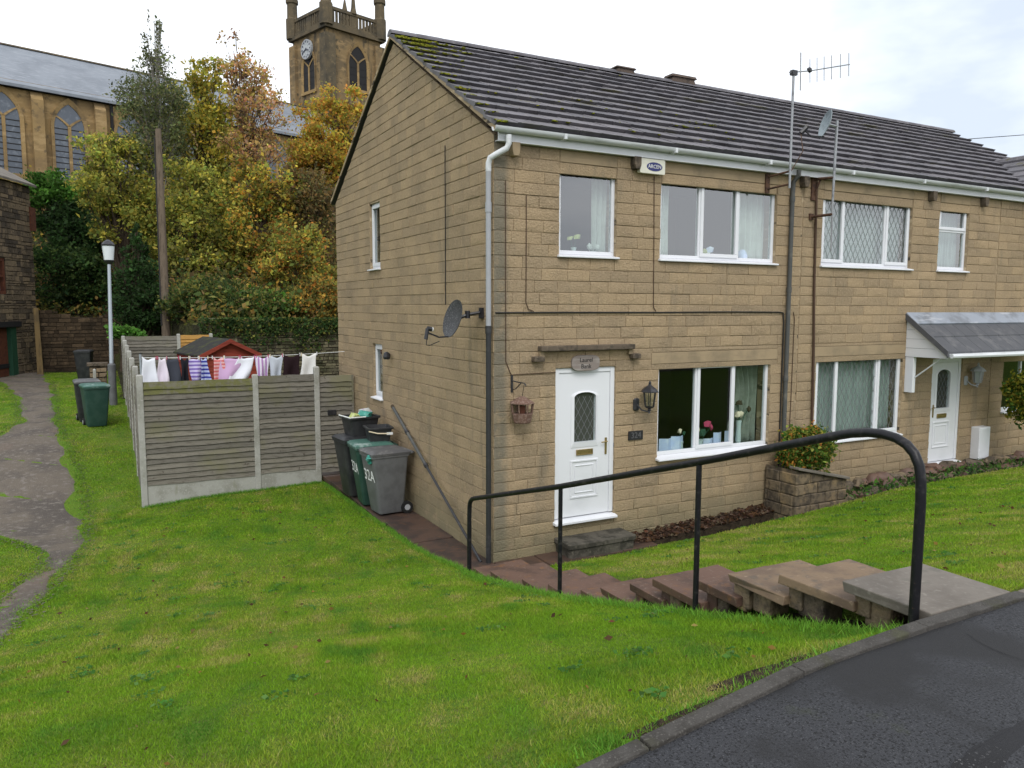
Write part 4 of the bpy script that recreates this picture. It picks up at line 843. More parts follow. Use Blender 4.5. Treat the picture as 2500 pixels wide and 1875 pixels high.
# ------------------------------------------------------------------ middle house: canopy, meter box
cn = MB().build('canopy', 'lead_sheet', h2) if False else None
CX0, CX1 = 8.14, 11.9; CY = -.78
b = MB(); b.hexa([(CX0, -.20, 2.62), (CX1, -.20, 2.62), (CX1, .0, 2.80), (CX0, .0, 2.80), (CX0, -.23, 2.655), (CX1, -.23, 2.655), (CX1, -.004, 2.85), (CX0, -.004, 2.85)]); cn = b.build('canopy', 'lead_sheet', h2, bevel=.01)
sl = (2.80-2.16)/(0-CY)
for j, (ya, yb) in enumerate(((-.47, -.16), (CY, -.43))):
    x = CX0+.02
    while x < CX1:
        w_ = .33; b = MB(); z_ = lambda y: 2.80+y*sl*1.0
        b.hexa([(x, ya, z_(ya)-.02), (x+w_-.006, ya, z_(ya)-.02), (x+w_-.006, yb, z_(yb)-.03), (x, yb, z_(yb)-.03), (x, ya, z_(ya)+.025), (x+w_-.006, ya, z_(ya)+.025), (x+w_-.006, yb, z_(yb)+.0), (x, yb, z_(yb)+.0)]); b.build('tile', 'canopy_tile', cn, bevel=.004); x += w_
b = MB(); b.hexa([(CX0-.02, CY-.03, 2.10), (CX0+.03, CY-.03, 2.10), (CX0+.03, .0, 2.72), (CX0-.02, .0, 2.72), (CX0-.02, CY-.03, 2.20), (CX0+.03, CY-.03, 2.20), (CX0+.03, .0, 2.83), (CX0-.02, .0, 2.83)]); b.build('barge_board', 'canopy_tile', cn)
b = MB(); b.prism([(0, 2.07), (CY+.03, 2.07), (CY+.03, 2.12), (0, 2.70)], (CX0+.032, CX0+.05), lambda a, c, z: (c, a, z)); b.build('cheek', 'upvc', cn)
for zz in (2.22, 2.38, 2.54): b = MB(); yv = -(2.72-zz)/sl; b.box(CX0+.029, CX0+.0325, yv+.06, 0, zz, zz+.006); b.build('cheek_joint', 'pvc_grey', cn)
b = MB(); b.box(CX0+.05, CX1, CY-.02, CY+.01, 2.09, 2.15); b.tube([(CX0+.04, CY-.06, 2.115), (CX1, CY-.06, 2.10)], .04, 8); b.build('canopy_gutter', 'gutter_white', cn, smooth=True)
b = MB(); b.box(CX0+.05, CX1, CY+.01, -.004, 2.065, 2.085); b.build('canopy_ceiling', 'upvc', cn)
b = MB(); b.box(CX0+.04, CX0+.12, -.16, .003, 1.43, 2.065); b.build('bracket_board', 'upvc', cn, bevel=.01); b = MB(); b.tube([(CX0+.09, -.06, 1.62), (CX0+.1, -.62, 2.06)], .012, 6); b.build('stay', 'gutter_white', cn)
t = thing('meter_box', 'tall white plastic meter box on the wall right of the canopied door', 'meter box', (10.5, 0, .05))
b = MB(); b.box(10.26, 10.60, -.17, .003, .04, .66); b.build('case', 'upvc', t, bevel=.012); b = MB(); b.box(10.28, 10.58, -.178, -.168, .06, .64); b.build('cover', 'upvc', t, bevel=.006)

# ------------------------------------------------------------------ things behind the windows
def curtain(x0, x1, z0, z1, y, m, label, n=9, amp=.03, taper=0, Tf=fr):
    k = int((x1-x0)/.02)+2; vs = []; zs = np.linspace(z0, z1, 9); ph = random.uniform(0, 6)
    for zz in zs:
        t_ = (zz-z0)/(z1-z0)
        for i in range(k+1):
            f = i/k; xx = x0+(x1-x0)*f*(1-taper*math.sin(math.pi*min(1, (1-t_)*1.3))*.5) if taper >= 0 else x1-(x1-x0)*(1-f)*(1+taper*math.sin(math.pi*min(1, (1-t_)*1.3))*.5)
            vs.append(Tf(xx, y+amp*math.sin(f*n*2*math.pi+ph)+.3*amp*math.sin(f*n*5+zz*3), zz))
    F = [(r_*(k+1)+i, r_*(k+1)+i+1, (r_+1)*(k+1)+i+1, (r_+1)*(k+1)+i) for r_ in range(8) for i in range(k)]
    b = MB(); b.add(vs, F); o = b.build('curtain', m, smooth=True, fix=False); so_ = o.modifiers.new('thickness', 'SOLIDIFY'); so_.thickness = .004
    return tag(o, label, 'curtain')
curtain(2.70, 2.98, 3.6, 4.80, .24, 'curtain', 'narrow white curtain at the left side of the three light upstairs window', 3)
curtain(4.20, 4.88, 3.6, 4.80, .24, 'curtain', 'wide white curtain at the right side of the three light upstairs window', 6)
curtain(1.62, 1.86, 3.6, 4.80, .24, 'curtain', 'pale curtain in the single light upstairs window', 3)
curtain(4.28, 4.88, .75, 2.09, .26, 'curtain_green', 'pale green gathered curtain in the big downstairs window of the end house', 5, .035, -.5)
curtain(5.95, 8.16, 3.6, 4.79, .22, 'net', 'white net curtain behind the diamond leaded upstairs window', 26, .012)
curtain(5.95, 8.10, .70, 2.10, .22, 'net', 'grey net curtain behind the diamond leaded downstairs window', 26, .012)
curtain(8.96, 9.79, 3.6, 4.79, .22, 'net', 'white net curtain behind the narrow upstairs window with top vent', 10, .012)
curtain(4.50, 5.08, 3.6, 4.77, .22, 'net', 'grey blind behind the upper slit window of the gable', 4, .012, 0, gb)
curtain(4.48, 4.99, 1.26, 2.24, .22, 'net', 'grey blind behind the lower slit window of the gable', 4, .012, 0, gb)
b = MB(); b.box(WG[0], WG[1], .09, .34, WG[2]-.03, WG[2]+.012); b.build('window_board', 'upvc', h1); b = MB(); b.box(W2[0], W2[1], .09, .34, UB-.03, UB+.012); b.box(W1[0], W1[1], .09, .34, UB-.03, UB+.012); b.build('window_board', 'upvc', h1)
zb_ = WG[2]+.012
def card(x, y, w, h, label, m='card', ang=.5):
    b = MB(); c_, s_ = math.cos(ang), math.sin(ang)
    for sg in (1, -1): b.hexa([(x, y, zb_), (x+sg*w*c_, y+w*s_, zb_), (x+sg*w*c_, y+w*s_+.003, zb_), (x, y+.003, zb_), (x, y, zb_+h), (x+sg*w*c_, y+w*s_, zb_+h), (x+sg*w*c_, y+w*s_+.003, zb_+h), (x, y+.003, zb_+h)])
    tag(b.build('greeting_card', m), label, 'card')
G_ = 'greeting cards on the window board'
for x, w, h, l in ((3.03, .14, .25, 'left open greeting card of the pair in the dark downstairs window'), (3.25, .13, .27, 'right open greeting card of the pair in the dark downstairs window'), (3.86, .11, .19, 'short pale blue greeting card left of the white mullion'), (4.04, .09, .27, 'tall pale blue greeting card left of the white mullion'), (4.26, .08, .28, 'blue greeting card beside the tall slim vase')): card(x, .2, w, h, l)
def vase(x, y, z, h, r, label, m='vase', flowers=()):
    t = thing('flower_vase', label, 'vase', (x, y, z))
    b = MB(); b.lathe([(r*.7, 0), (r, h*.3), (r*.85, h*.75), (r*1.05, h)], (x, y, z), 12); b.build('body', m, t, smooth=True)
    for k, (dx, dz, rr, fm) in enumerate(flowers):
        b = MB(); b.tube([(x, y, z+h*.5), (x+dx*.6, y, z+h+dz*.5), (x+dx, y, z+h+dz)], .006, 5); b.build('stem', 'green_pot', t); b = MB(); b.blob((x+dx, y-.01, z+h+dz), (rr, rr*.8, rr), k+int(x*10), 1, .5); b.build('flower', fm, t)
vase(3.62, .2, zb_, .20, .075, 'round vase of pink and cream flowers in the dark downstairs window', 'vase', ((-.05, .16, .06, 'petal'), (.16, .22, .06, 'pinkish'), (.05, .10, .08, 'green_pot'), (.24, .17, .045, 'pinkish')))
vase(4.42, .18, zb_, .44, .045, 'tall slim pale vase of dried flowers in front of the green curtain', 'vase', ((-.03, .10, .06, 'petal'), (.04, .10, .05, 'petal'), (-.02, .28, .055, 'dark_wood'), (.20, .16, .05, 'dark_wood')))
vase(3.32, .27, zb_, .18, .05, 'small vase of cream flowers behind the pair of greeting cards', 'vase', ((-.02, .16, .05, 'petal'), (.06, .12, .04, 'green_pot')))
vase(1.30, .18, UB+.012, .14, .04, 'small vase of yellow flowers in the single light upstairs window', 'vase', ((-.06, .12, .045, 'bag_lime'), (.05, .14, .05, 'bag_lime')))
vase(1.62, .18, UB+.012, .10, .05, 'low bowl of white flowers in the single light upstairs window', 'vase', ((-.07, .05, .05, 'curtain'), (.06, .06, .05, 'curtain')))
vase(3.66, .18, UB+.012, .10, .07, 'bowl of pale blue flowers in the middle upstairs light', 'vase', ((-.05, .07, .05, 'bag_lime'), (.06, .09, .06, 'card'), (.02, .03, .05, 'curtain')))
t = MB(); t.lathe([(.03, 0), (.07, .05), (.085, .12), (.06, .19), (.03, .22)], (4.36, .16, UB+.012), 14); tag(t.build('ginger_jar', 'card', smooth=True), 'round blue grey jar in the right upstairs light', 'jar')
# ------------------------------------------------------------------ fences
def board_panel(par, A, B, z0, z1, n, out, m, topm=None):
    """lapped boards between plan points A and B, each a piece; out = outward unit vector (plan)"""
    A = np.array(A, float); B = np.array(B, float); o = np.array(out, float); hgt = (z1-z0)/n; k = 7
    for i in range(n):
        za = z0+i*hgt-.012; zb = za+hgt+.03; vs = []; ph = random.uniform(0, 6); am = random.uniform(.003, .009)
        for j in range(k+1):
            p = A+(B-A)*j/k; wv = am*math.sin(j*1.7+ph)+random.uniform(-.002, .002)
            for d, z in ((.044, za+wv), (.010, zb+wv*.5), (-.002, zb+wv*.5), (.026, za+wv)): vs.append((p[0]+o[0]*d, p[1]+o[1]*d, z))
        fs = [(j*4+a, j*4+(a+1) % 4, j*4+4+(a+1) % 4, j*4+4+a) for j in range(k) for a in range(4)]+[(0, 1, 2, 3), (k*4+3, k*4+2, k*4+1, k*4)]
        b = MB(); b.add(vs, fs); b.build('board', topm if topm and i >= n-2 else m, par)
    for t in (.28, .55, .8):
        p = A+(B-A)*t; q = p-o*.012; d = (B-A)/np.linalg.norm(B-A)*.02
        b = MB(); b.hexa([(*(q-d-o*.012), z0), (*(q+d-o*.012), z0), (*(q+d+o*.008), z0), (*(q-d+o*.008), z0), (*(q-d-o*.012), z1), (*(q+d-o*.012), z1), (*(q+d+o*.008), z1), (*(q-d+o*.008), z1)]); b.build('batten', m, par)
def cpost(par, x, y, z0, z1, w=.052):
    b = MB(); b.loft([(z0, x, y, w, w, .008), (z1-.02, x, y, w, w, .008), (z1, x, y, w-.02, w-.02, .006)], seg=1); b.build('post', 'concrete', par)
FY = 6.2; G0 = -.56
ff = thing('garden_fence', 'weathered lapped board fence between concrete posts facing the front lawn', 'fence', (-1.9, FY, -.5))
PX = [-3.87, -1.915, -.765]; PT = [1.72, 1.655, 1.765]
for x, z in zip(PX, PT): cpost(ff, x, FY, -.85, z)
for (xa, xb, zt, n, g0, g1) in ((PX[0], PX[1], 1.565, 19, -.60, -.26), (PX[1], PX[2], 1.60, 19, -.53, -.235)):
    b = MB(); b.box(xa+.05, xb-.05, FY-.03, FY+.02, g0-.2, g1); b.build('gravel_board', 'concrete', ff, bevel=.006)
    board_panel(ff, (xa+.05, FY), (xb-.05, FY), g1, zt, n, (0, -1), 'fence_wood', 'fence_mossy' if xa < -3 else None)
gt = thing('garden_gate', 'narrow weathered board gate with black latch plate closing the gap to the gable', 'gate', (-.38, FY, -.35))
board_panel(gt, (-.705, FY+.01), (-.075, FY+.01), -.33, 1.555, 20, (0, -1), 'fence_wood')
b = MB(); b.box(-.075, -.035, FY-.03, FY+.04, -.42, 1.57); b.build('gate_stile', 'fence_wood', gt); b = MB(); b.box(-.71, -.68, FY+.03, FY+.06, -.33, 1.55); b.build('gate_stile', 'fence_wood', gt)
la = at(811, 1007, 'y', FY-.05); b = MB(); b.box(la[0]-.085, la[0]+.085, FY-.055, FY-.012, la[2]-.05, la[2]+.05); b.build('latch_plate', 'black_metal', gt, bevel=.006)
sf = thing('garden_fence', 'long lapped board fence beside the dirt track seen almost end on', 'fence', (-3.87, 12, -.3))
YB = FY+1.93*6
for i in range(1, 7): yy = FY+1.93*i; cpost(sf, -3.87, yy, float(T(-3.9, yy))-.3, 1.69+.055*i)
for i in range(6):
    ya, yb = FY+1.93*i, FY+1.93*(i+1); g = float(min(T(-3.9, ya), T(-3.9, yb)))
    b = MB(); b.box(-3.895, -3.845, ya+.05, yb-.05, g-.2, g+.27); b.build('gravel_board', 'concrete', sf); board_panel(sf, (-3.87, ya+.05), (-3.87, yb-.05), g+.27, 1.56+.055*i, 18, (-1, 0), 'fence_wood')
bf = thing('garden_fence', 'back garden fence with one newer orange panel behind the red shed', 'fence', (-2.8, YB, 0))
q1, q2 = at(435, 810, 'y', YB), at(514, 806, 'y', YB)
for x in (q1[0], q2[0]): cpost(bf, x, YB, -.3, 2.06)
for xa, xb, m, zt in ((-3.87, q1[0], 'fence_wood', 1.98), (q1[0], q2[0], 'fence_new', 2.0)):
    b = MB(); b.box(xa+.05, xb-.05, YB-.03, YB+.02, -.2, .38); b.build('gravel_board', 'concrete', bf); board_panel(bf, (xa+.05, YB), (xb-.05, YB), .38, zt, 16, (0, -1), m)

# ------------------------------------------------------------------ washing line
LA, LB = np.array([-3.78, 7.75, 1.93]), np.array([-.0, 6.9, 2.0])
cp_ = thing('washing_line_post', 'thin steel washing line post just inside the fence corner', 'post', (-3.78, 7.75, -.5))
b = MB(); b.tube([(-3.78, 7.75, -.7), (-3.78, 7.75, 2.0)], .022, 8); b.build('tube', 'galv', cp_); b = MB(); b.tube([(-3.78, 7.75, 2.0), (-3.78, 7.75, 2.02)], .03, 8); b.build('cap', 'black_metal', cp_)
def lpt(t): p = LA+(LB-LA)*t; return p-np.array([0, 0, .045*4*t*(1-t)])
b = MB(); b.tube([lpt(t) for t in np.linspace(0, 1, 24)], .005, 5); tag(b.build('washing_line', 'paint_white'), 'sagging washing line strung from steel post to the gable', 'washing line')
def cloth_mat(name, c1, c2=None, freq=0, axis=2):
    m = bpy.data.materials.new(name); m.use_nodes = True; N = m.node_tree.nodes; L = m.node_tree.links; bs = N['Principled BSDF']; bs.inputs['Roughness'].default_value = .9; bs.inputs['Specular IOR Level'].default_value = .1
    if c2:
        g = N.new('ShaderNodeTexCoord'); w = N.new('ShaderNodeTexWave'); w.bands_direction = 'XYZ'[axis]; w.inputs['Scale'].default_value = freq; w.inputs['Distortion'].default_value = .6; w.inputs['Detail'].default_value = 1
        L.new(g.outputs['Object'], w.inputs['Vector']); r_ = N.new('ShaderNodeValToRGB'); r_.color_ramp.elements[0].position = .42; r_.color_ramp.elements[1].position = .58; r_.color_ramp.elements[0].color = (*c1, 1); r_.color_ramp.elements[1].color = (*c2, 1); L.new(w.outputs[0], r_.inputs[0]); L.new(r_.outputs[0], bs.inputs['Base Color'])
    else: bs.inputs['Base Color'].default_value = (*c1, 1)
    MATS[name] = m
WH_ = (.72, .74, .80)
for nm, a, c, fq, ax in (('cl_white', WH_, None, 0, 0), ('cl_pinkwhite', (.70, .64, .72), None, 0, 0), ('cl_charcoal', (.05, .055, .07), None, 0, 0), ('cl_black', (.018, .018, .024), None, 0, 0), ('cl_purple', (.20, .14, .42), (.55, .50, .72), 4.2, 2), ('cl_blue', (.05, .06, .30), (.45, .50, .70), 4.0, 2), ('cl_coral', (.62, .16, .16), (.72, .42, .42), 4.5, 2), ('cl_lilac', (.55, .36, .56), None, 0, 0), ('cl_violet', (.42, .24, .48), (.72, .68, .78), 4.5, 0), ('cl_pale', (.48, .52, .58), None, 0, 0), ('cl_brown', (.022, .012, .014), None, 0, 0), ('cl_cream', (.70, .70, .68), None, 0, 0)):
    cloth_mat(nm, a, c, fq, ax)
def pxz(u): return 300+.27125*u
GAR = [(150, 305, 'cl_white', 'white top hanging first on the washing line beside the steel post', 0), (310, 397, 'cl_pinkwhite', 'narrow pinkish white vest hanging beside the dark grey top', 0), (390, 505, 'cl_charcoal', 'dark grey scoop neck top on the washing line', 0), (512, 597, 'cl_black', 'black garment between the grey top and the purple stripes', 0), (600, 682, 'cl_purple', 'purple and white striped garment on the washing line', .03), (684, 768, 'cl_blue', 'dark blue and lilac striped garment on the washing line', .04), (800, 920, 'cl_coral', 'coral pink striped top on the washing line', .05), (900, 1065, 'cl_lilac', 'plain lilac top blowing sideways on the washing line', -.10), (1040, 1190, 'cl_white', 'white top blowing sideways next to the lilac top', -.16), (1195, 1312, 'cl_violet', 'violet garment with vertical white stripes on the washing line', 0), (1320, 1440, 'cl_pale', 'pale grey garment on the washing line', -.02), (1435, 1600, 'cl_brown', 'dark brown black garment on the washing line', -.02), (1602, 1752, 'cl_cream', 'cream white top hanging last on the washing line', -.03)]
for gi, (ua, ub, m, lab, blow) in enumerate(GAR):
    def tl(u):                                       # parameter along the line for a picture column
        lo, hi = 0., 1.
        for _ in range(40):
            md = (lo+hi)/2
            if proj(lpt(md))[0] < pxz(u): lo = md
            else: hi = md
        return lo
    ta, tb = tl(ua), tl(ub); rn = random.Random(gi); nx_, nz_ = 14, 12; H = rn.uniform(.52, .68); vs = []; ph = rn.uniform(0, 6)
    org = lpt((ta+tb)/2)
    for j in range(nz_+1):
        s_ = j/nz_
        for i in range(nx_+1):
            f = i/nx_; p = lpt(ta+(tb-ta)*f); pin = (.045*math.sin(math.pi*f)+.012*math.sin(9*f+ph))*(1-.6*s_) if rn else 0
            wid = 1+.10*math.sin(s_*2.2+ph)*(f-.5)
            vs.append((p[0]+blow*s_*1.3+(f-.5)*.06*math.sin(s_*3+ph)-org[0], p[1]+.05*s_*math.sin(f*7+ph)+.03*math.sin(f*3+s_*5+ph)*s_-.05*abs(blow)*s_-org[1], p[2]+.006-pin-H*s_*(1-.08*abs(blow)*5*s_)-.02*math.sin(f*5+ph)*s_-org[2]))
    F = [(j*(nx_+1)+i, j*(nx_+1)+i+1, (j+1)*(nx_+1)+i+1, (j+1)*(nx_+1)+i) for j in range(nz_) for i in range(nx_)]
    b = MB(); b.add(vs, F); me = b.mesh('garment', fix=False)
    o = link('garment', me, m, None, smooth=True); o.location = org; sm = o.modifiers.new('thickness', 'SOLIDIFY'); sm.thickness = .006
    tag(o, lab, 'garment', None); WM[o.name] = Matrix.Translation(Vector(org))
    for f in (.04, .96):
        p = lpt(ta+(tb-ta)*f); b = MB(); b.box(p[0]-.007, p[0]+.007, p[1]-.012, p[1]+.012, p[2]-.035, p[2]+.032); b.build('peg', rn.choice(['pinkish', 'paint_white', 'petal']), o)

# ------------------------------------------------------------------ shed
ap, ab = dep(560, 828, 19.6), dep(493, 827, 21.3); ax_ = (ab-ap)[:2]; ax_ = ax_/np.linalg.norm(ax_); nx2 = np.array([-ax_[1], ax_[0]])
if nx2[0] > 0: nx2 = -nx2                             # nx2 points left
shz = float(T(ap[0], ap[1]))-.05; RZ = ap[2]; SW = .72; SLN = 2.0; SE = RZ-.36
shed = thing('garden_shed', 'small red garden shed with black felt apex roof behind the washing', 'shed', (ap[0], ap[1], shz))
def sp(a, w, z): q = ap[:2]+ax_*a-nx2*w; return (q[0], q[1], z)
for i in range(12):                                   # shiplap boards on front and left side
    za = shz+i*(SE-shz)/12; zb = shz+(i+1)*(SE-shz)/12
    for (A, B) in (((.05, -SW), (.05, SW)), ((.05, -SW), (SLN, -SW))):
        b = MB(); n_ = -ax_ if A[0] == B[0] else nx2; P0 = np.array(sp(*A, 0)[:2]); P1 = np.array(sp(*B, 0)[:2])
        b.hexa([(*(P0+n_*.02), za), (*(P1+n_*.02), za), (*P1, za), (*P0, za), (*(P0+n_*.006), zb), (*(P1+n_*.006), zb), (*P1, zb), (*P0, zb)]); b.build('board', 'shed_red', shed)
b = MB(); b.hexa([sp(.06, -SW+.01, shz), sp(.06, SW-.01, shz), sp(SLN, SW-.01, shz), sp(SLN, -SW+.01, shz), sp(.06, -SW+.01, SE), sp(.06, SW-.01, SE), sp(SLN, SW-.01, SE), sp(SLN, -SW+.01, SE)]); b.build('body', 'shed_red', shed)
b = MB(); b.add([sp(.05, -SW, SE), sp(.05, SW, SE), sp(.05, 0, RZ-.03), sp(.10, -SW, SE), sp(.10, SW, SE), sp(.10, 0, RZ-.03)], [(0, 1, 2), (5, 4, 3), (0, 3, 4, 1), (1, 4, 5, 2), (2, 5, 3, 0)]); b.build('gable', 'shed_red', shed)
for s_ in (-1, 1):
    b = MB(); e = .80*s_; ez = RZ-(RZ-SE)*.80/SW
    b.hexa([sp(-.06, 0, RZ-.03), sp(-.06, e, ez-.03), sp(SLN+.1, e, ez-.03), sp(SLN+.1, 0, RZ-.03), sp(-.06, 0, RZ+.01), sp(-.06, e, ez+.01), sp(SLN+.1, e, ez+.01), sp(SLN+.1, 0, RZ+.01)]); b.build('roof', 'felt', shed)
    b = MB(); b.hexa([sp(-.085, 0, RZ-.10), sp(-.085, e, ez-.10), sp(-.06, e, ez-.10), sp(-.06, 0, RZ-.10), sp(-.085, 0, RZ+.005), sp(-.085, e, ez+.005), sp(-.06, e, ez+.005), sp(-.06, 0, RZ+.005)]); b.build('barge_board', 'shed_red', shed)
b = MB(); q = sp(.03, -.02, SE-.05); b.hexa([sp(.0, -.4, SE-.12), sp(.0, .4, SE-.12), sp(.03, .4, SE-.12), sp(.03, -.4, SE-.12), sp(.0, -.4, SE-.08), sp(.0, .4, SE-.08), sp(.03, .4, SE-.08), sp(.03, -.4, SE-.08)]); b.build('door_rail', 'frame_rust', shed)

# ------------------------------------------------------------------ wheelie bins
def wheelie(x, y, z, ang, label, m, lm, txt=None, h=1.0, group=None, lidoff=0, txt2=None):
    t = thing('wheelie_bin', label, 'bin', (x, y, z), group); ca, sa = math.cos(ang), math.sin(ang)
    Tf = lambda a, c, e: (x+a*ca-c*sa, y+a*sa+c*ca, z+e)   # local -x = front, +x = hinge and wheels
    b = MB(); b.loft([(.03, .02, 0, .205, .20, .04), (.06, .02, 0, .215, .21, .045), (h*.55, .0, 0, .265, .25, .045), (h*.93, -.015, 0, .305, .278, .04), (h*.935, -.015, 0, .325, .29, .04), (h*.965, -.015, 0, .325, .29, .04)], Tf); body = b.build('body', m, t, smooth=True)
    b = MB(); b.loft([(h*.967, -.01, 0, .335, .298, .03), (h*1.0, -.01, 0, .34, .30, .03), (h*1.03, -.01, 0, .30, .27, .05), (h*1.045, -.01, 0, .22, .20, .06)], Tf); b.build('lid', lm, t, smooth=True)
    b = MB(); b.tube([Tf(.36, -.24, h*.97), Tf(.39, -.24, h*.975), Tf(.39, .24, h*.975), Tf(.36, .24, h*.97)], .017, 8); b.tube([Tf(.30, -.24, h*.96), Tf(.37, -.24, h*.97)], .02, 6); b.tube([Tf(.30, .24, h*.96), Tf(.37, .24, h*.97)], .02, 6); b.build('handle', m, t, smooth=True)
    for s_ in (-1, 1):
        b = MB(); b.tube([Tf(.27, s_*.195, .10), Tf(.27, s_*.25, .10)], .10, 14); wh = b.build('wheel', 'rubber', t, smooth=True); b = MB(); b.tube([Tf(.27, s_*.248, .10), Tf(.27, s_*.255, .10)], .05, 10); b.build('hub', 'pvc_grey', wh)
    b = MB(); b.tube([Tf(.27, -.2, .10), Tf(.27, .2, .10)], .014, 6); b.build('axle', 'black_metal', t)
    if txt:
        fx = lambda e: -(.02*0)-np.interp(e, [.06, h*.55, h*.93], [.195, .265, .32])-.004
        for s_, e in ((txt, .62 if not txt2 else .72),)+(((txt2, .46),) if txt2 else ()):
            up = np.array(Tf(fx(h*e+.1), 0, h*e+.1))-np.array(Tf(fx(h*e-.1), 0, h*e-.1)); textmesh('painted_number', s_, .26, 'paint_white', Tf(fx(h*e), 0, h*e), (sa, -ca, 0), up, t, .003)
    return t
ZP = -.418
gB = at(948, 1247, 'z', ZP); GX_, GY_ = -.44, 3.05
wheelie(GX_, GY_, ZP, R(4), 'grey wheelie bin with teal bag under its lid beside the gable', 'bin_grey', 'lid_grey', '32A', 1.02, None, 0, None)
wheelie(GX_-.03, GY_+.66, ZP, R(-3), 'dark green wheelie bin between the grey and black bins', 'bin_green', 'lid_green', '32A', 1.04)
wheelie(GX_-.08, GY_+1.36, ZP, R(6), 'black wheelie bin at the gate end of the row by the gable', 'bin_black', 'bin_black', None, 1.05)
b = MB(); b.blob((GX_-.30, GY_-.20, ZP+.96), (.09, .08, .05), 4, 2, .5); b.blob((GX_-.32, GY_-.16, ZP+.92), (.05, .07, .07), 6, 2, .5); tag(b.build('plastic_bag', 'bag_teal', smooth=True), 'teal plastic bag sticking out under the grey bin lid', 'bag')
def recycle_box(x, y, z, ang, label, h=.30, w=.26, l=.20):
    t = thing('recycling_box', label, 'box', (x, y, z)); ca, sa = math.cos(ang), math.sin(ang); Tf = lambda a, c, e: (x+a*ca-c*sa, y+a*sa+c*ca, z+e)
    b = MB(); b.loft([(0, 0, 0, w*.82, l*.82, .03), (h*.9, 0, 0, w, l, .03), (h*.9, 0, 0, w+.025, l+.025, .03), (h, 0, 0, w+.025, l+.025, .03), (h, 0, 0, w-.01, l-.01, .03), (h*.3, 0, 0, w*.85-.01, l*.85-.01, .03)], Tf); b.build('tub', 'bin_black', t, smooth=True)
    return t, Tf
bz = ZP+1.05*1.045-.008
t, Tf = recycle_box(GX_-.02, GY_+1.30, bz, R(8), 'black recycling box heaped with bags on the black bin', .34, .27, .21)
b = MB(); b.tube([Tf(-.29, -.235, .345), Tf(-.29, .235, .345)], .012, 6); b.tube([Tf(-.29, -.235, .345), Tf(.0, -.24, .345)], .012, 6); b.build('pale_rim', 'paint_white', t)
for k, (a, c, r_, m, lab) in enumerate(((-.10, -.02, .11, 'bag_lime', 'lime green bag heaped in the recycling box'), (.06, -.08, .12, 'bag_teal', 'teal bag heaped in the recycling box'), (.12, .06, .12, 'bag_pale', 'pale translucent bag at the top of the recycling box'))):
    b = MB(); b.blob(Tf(a, c, .33+.03*k), (r_, r_*.9, r_*.62), 20+k, 2, .4); tag(b.build('plastic_bag', m, smooth=True), lab, 'bag')
bz2 = ZP+1.04*1.045-.008
t, Tf = recycle_box(GX_+.10, GY_+.66, bz2, R(-6), 'low black recycling box with pale strap on the green bin', .24, .20, .20)
b = MB(); b.tube([Tf(-.20, -.20, .19), Tf(-.05, -.222, .15), Tf(.14, -.222, .14)], .011, 6); b.build('strap', 'petal', t); b = MB(); b.box(-.05, .05, -.03, .03, -.02, .02, lambda a, c, e: Tf(.15+a, -.22+c*.3, .14+e)); b.build('label_tag', 'paint_white', t)
bx_ = at(236, 1042, 'z', -.02)
wheelie(bx_[0], bx_[1], float(T(bx_[0], bx_[1]))-.01, R(100), 'green wheelie bin on the grass beside the dirt track', 'bin_green', 'lid_green', None, 1.02)
wheelie(bx_[0]-.18, bx_[1]+.85, float(T(bx_[0]-.2, bx_[1]+.9))-.01, R(95), 'dark wheelie bin tucked behind the green bin by the track', 'bin_black', 'lid_grey', None, 1.04)
g2 = at(208, 930, 'z', .12); wheelie(g2[0], g2[1], float(T(g2[0], g2[1]))-.01, R(80), 'dark bin standing against the brown wall beyond the lamp post', 'bin_black', 'bin_black', None, 1.1)

# ------------------------------------------------------------------ foliage helper
PAL = dict(yellowgreen=[(.20, .19, .035), (.14, .155, .03), (.27, .23, .04), (.10, .12, .025)], orange=[(.36, .17, .03), (.28, .12, .025), (.34, .22, .04), (.22, .13, .03), (.16, .14, .03)],
           gold=[(.33, .24, .035), (.24, .21, .035), (.34, .21, .03), (.16, .17, .03)], birch=[(.085, .10, .040), (.055, .070, .030), (.11, .115, .045)], dark=[(.025, .055, .015), (.035, .075, .02), (.02, .04, .014)],
           mid=[(.05, .085, .022), (.07, .105, .028), (.035, .06, .018)], bright=[(.06, .15, .02), (.08, .19, .03), (.05, .11, .02)], brown=[(.11, .075, .03), (.08, .06, .028), (.14, .09, .03), (.07, .07, .025)], pinkorange=[(.34, .17, .07), (.28, .14, .075), (.34, .22, .07), (.20, .14, .09), (.24, .20, .05)],
           olive=[(.12, .115, .028), (.085, .09, .024), (.17, .15, .035), (.06, .07, .02), (.22, .14, .03)])
PAL = {k: [tuple(min(.62, q*(2.1 if k not in ('dark', 'mid', 'bright') else 1.5)) for q in c) for c in v] for k, v in PAL.items()}
def leafmesh(name, P, size, cols, flat=0., rn=None, asp=.62):
    """one kite-shaped leaf per point"""
    n = len(P); a = RNG.normal(size=(n, 3)); a[:, 2] *= (1-flat); a /= np.linalg.norm(a, axis=1)[:, None]; c = RNG.normal(size=(n, 3)); bb = np.cross(a, c); bb /= np.linalg.norm(bb, axis=1)[:, None]
    s = size*np.exp(RNG.normal(0, .42, n)).clip(.35, 2.1)[:, None]; nn = np.cross(a, bb)
    V = np.stack([P-a*s*.5, P+bb*s*asp*.5+nn*s*.08, P+a*s*.5, P-bb*s*asp*.5+nn*s*.08], 1).reshape(-1, 3); F = np.arange(4*n).reshape(n, 4)
    return numesh(name, V, F, cols)
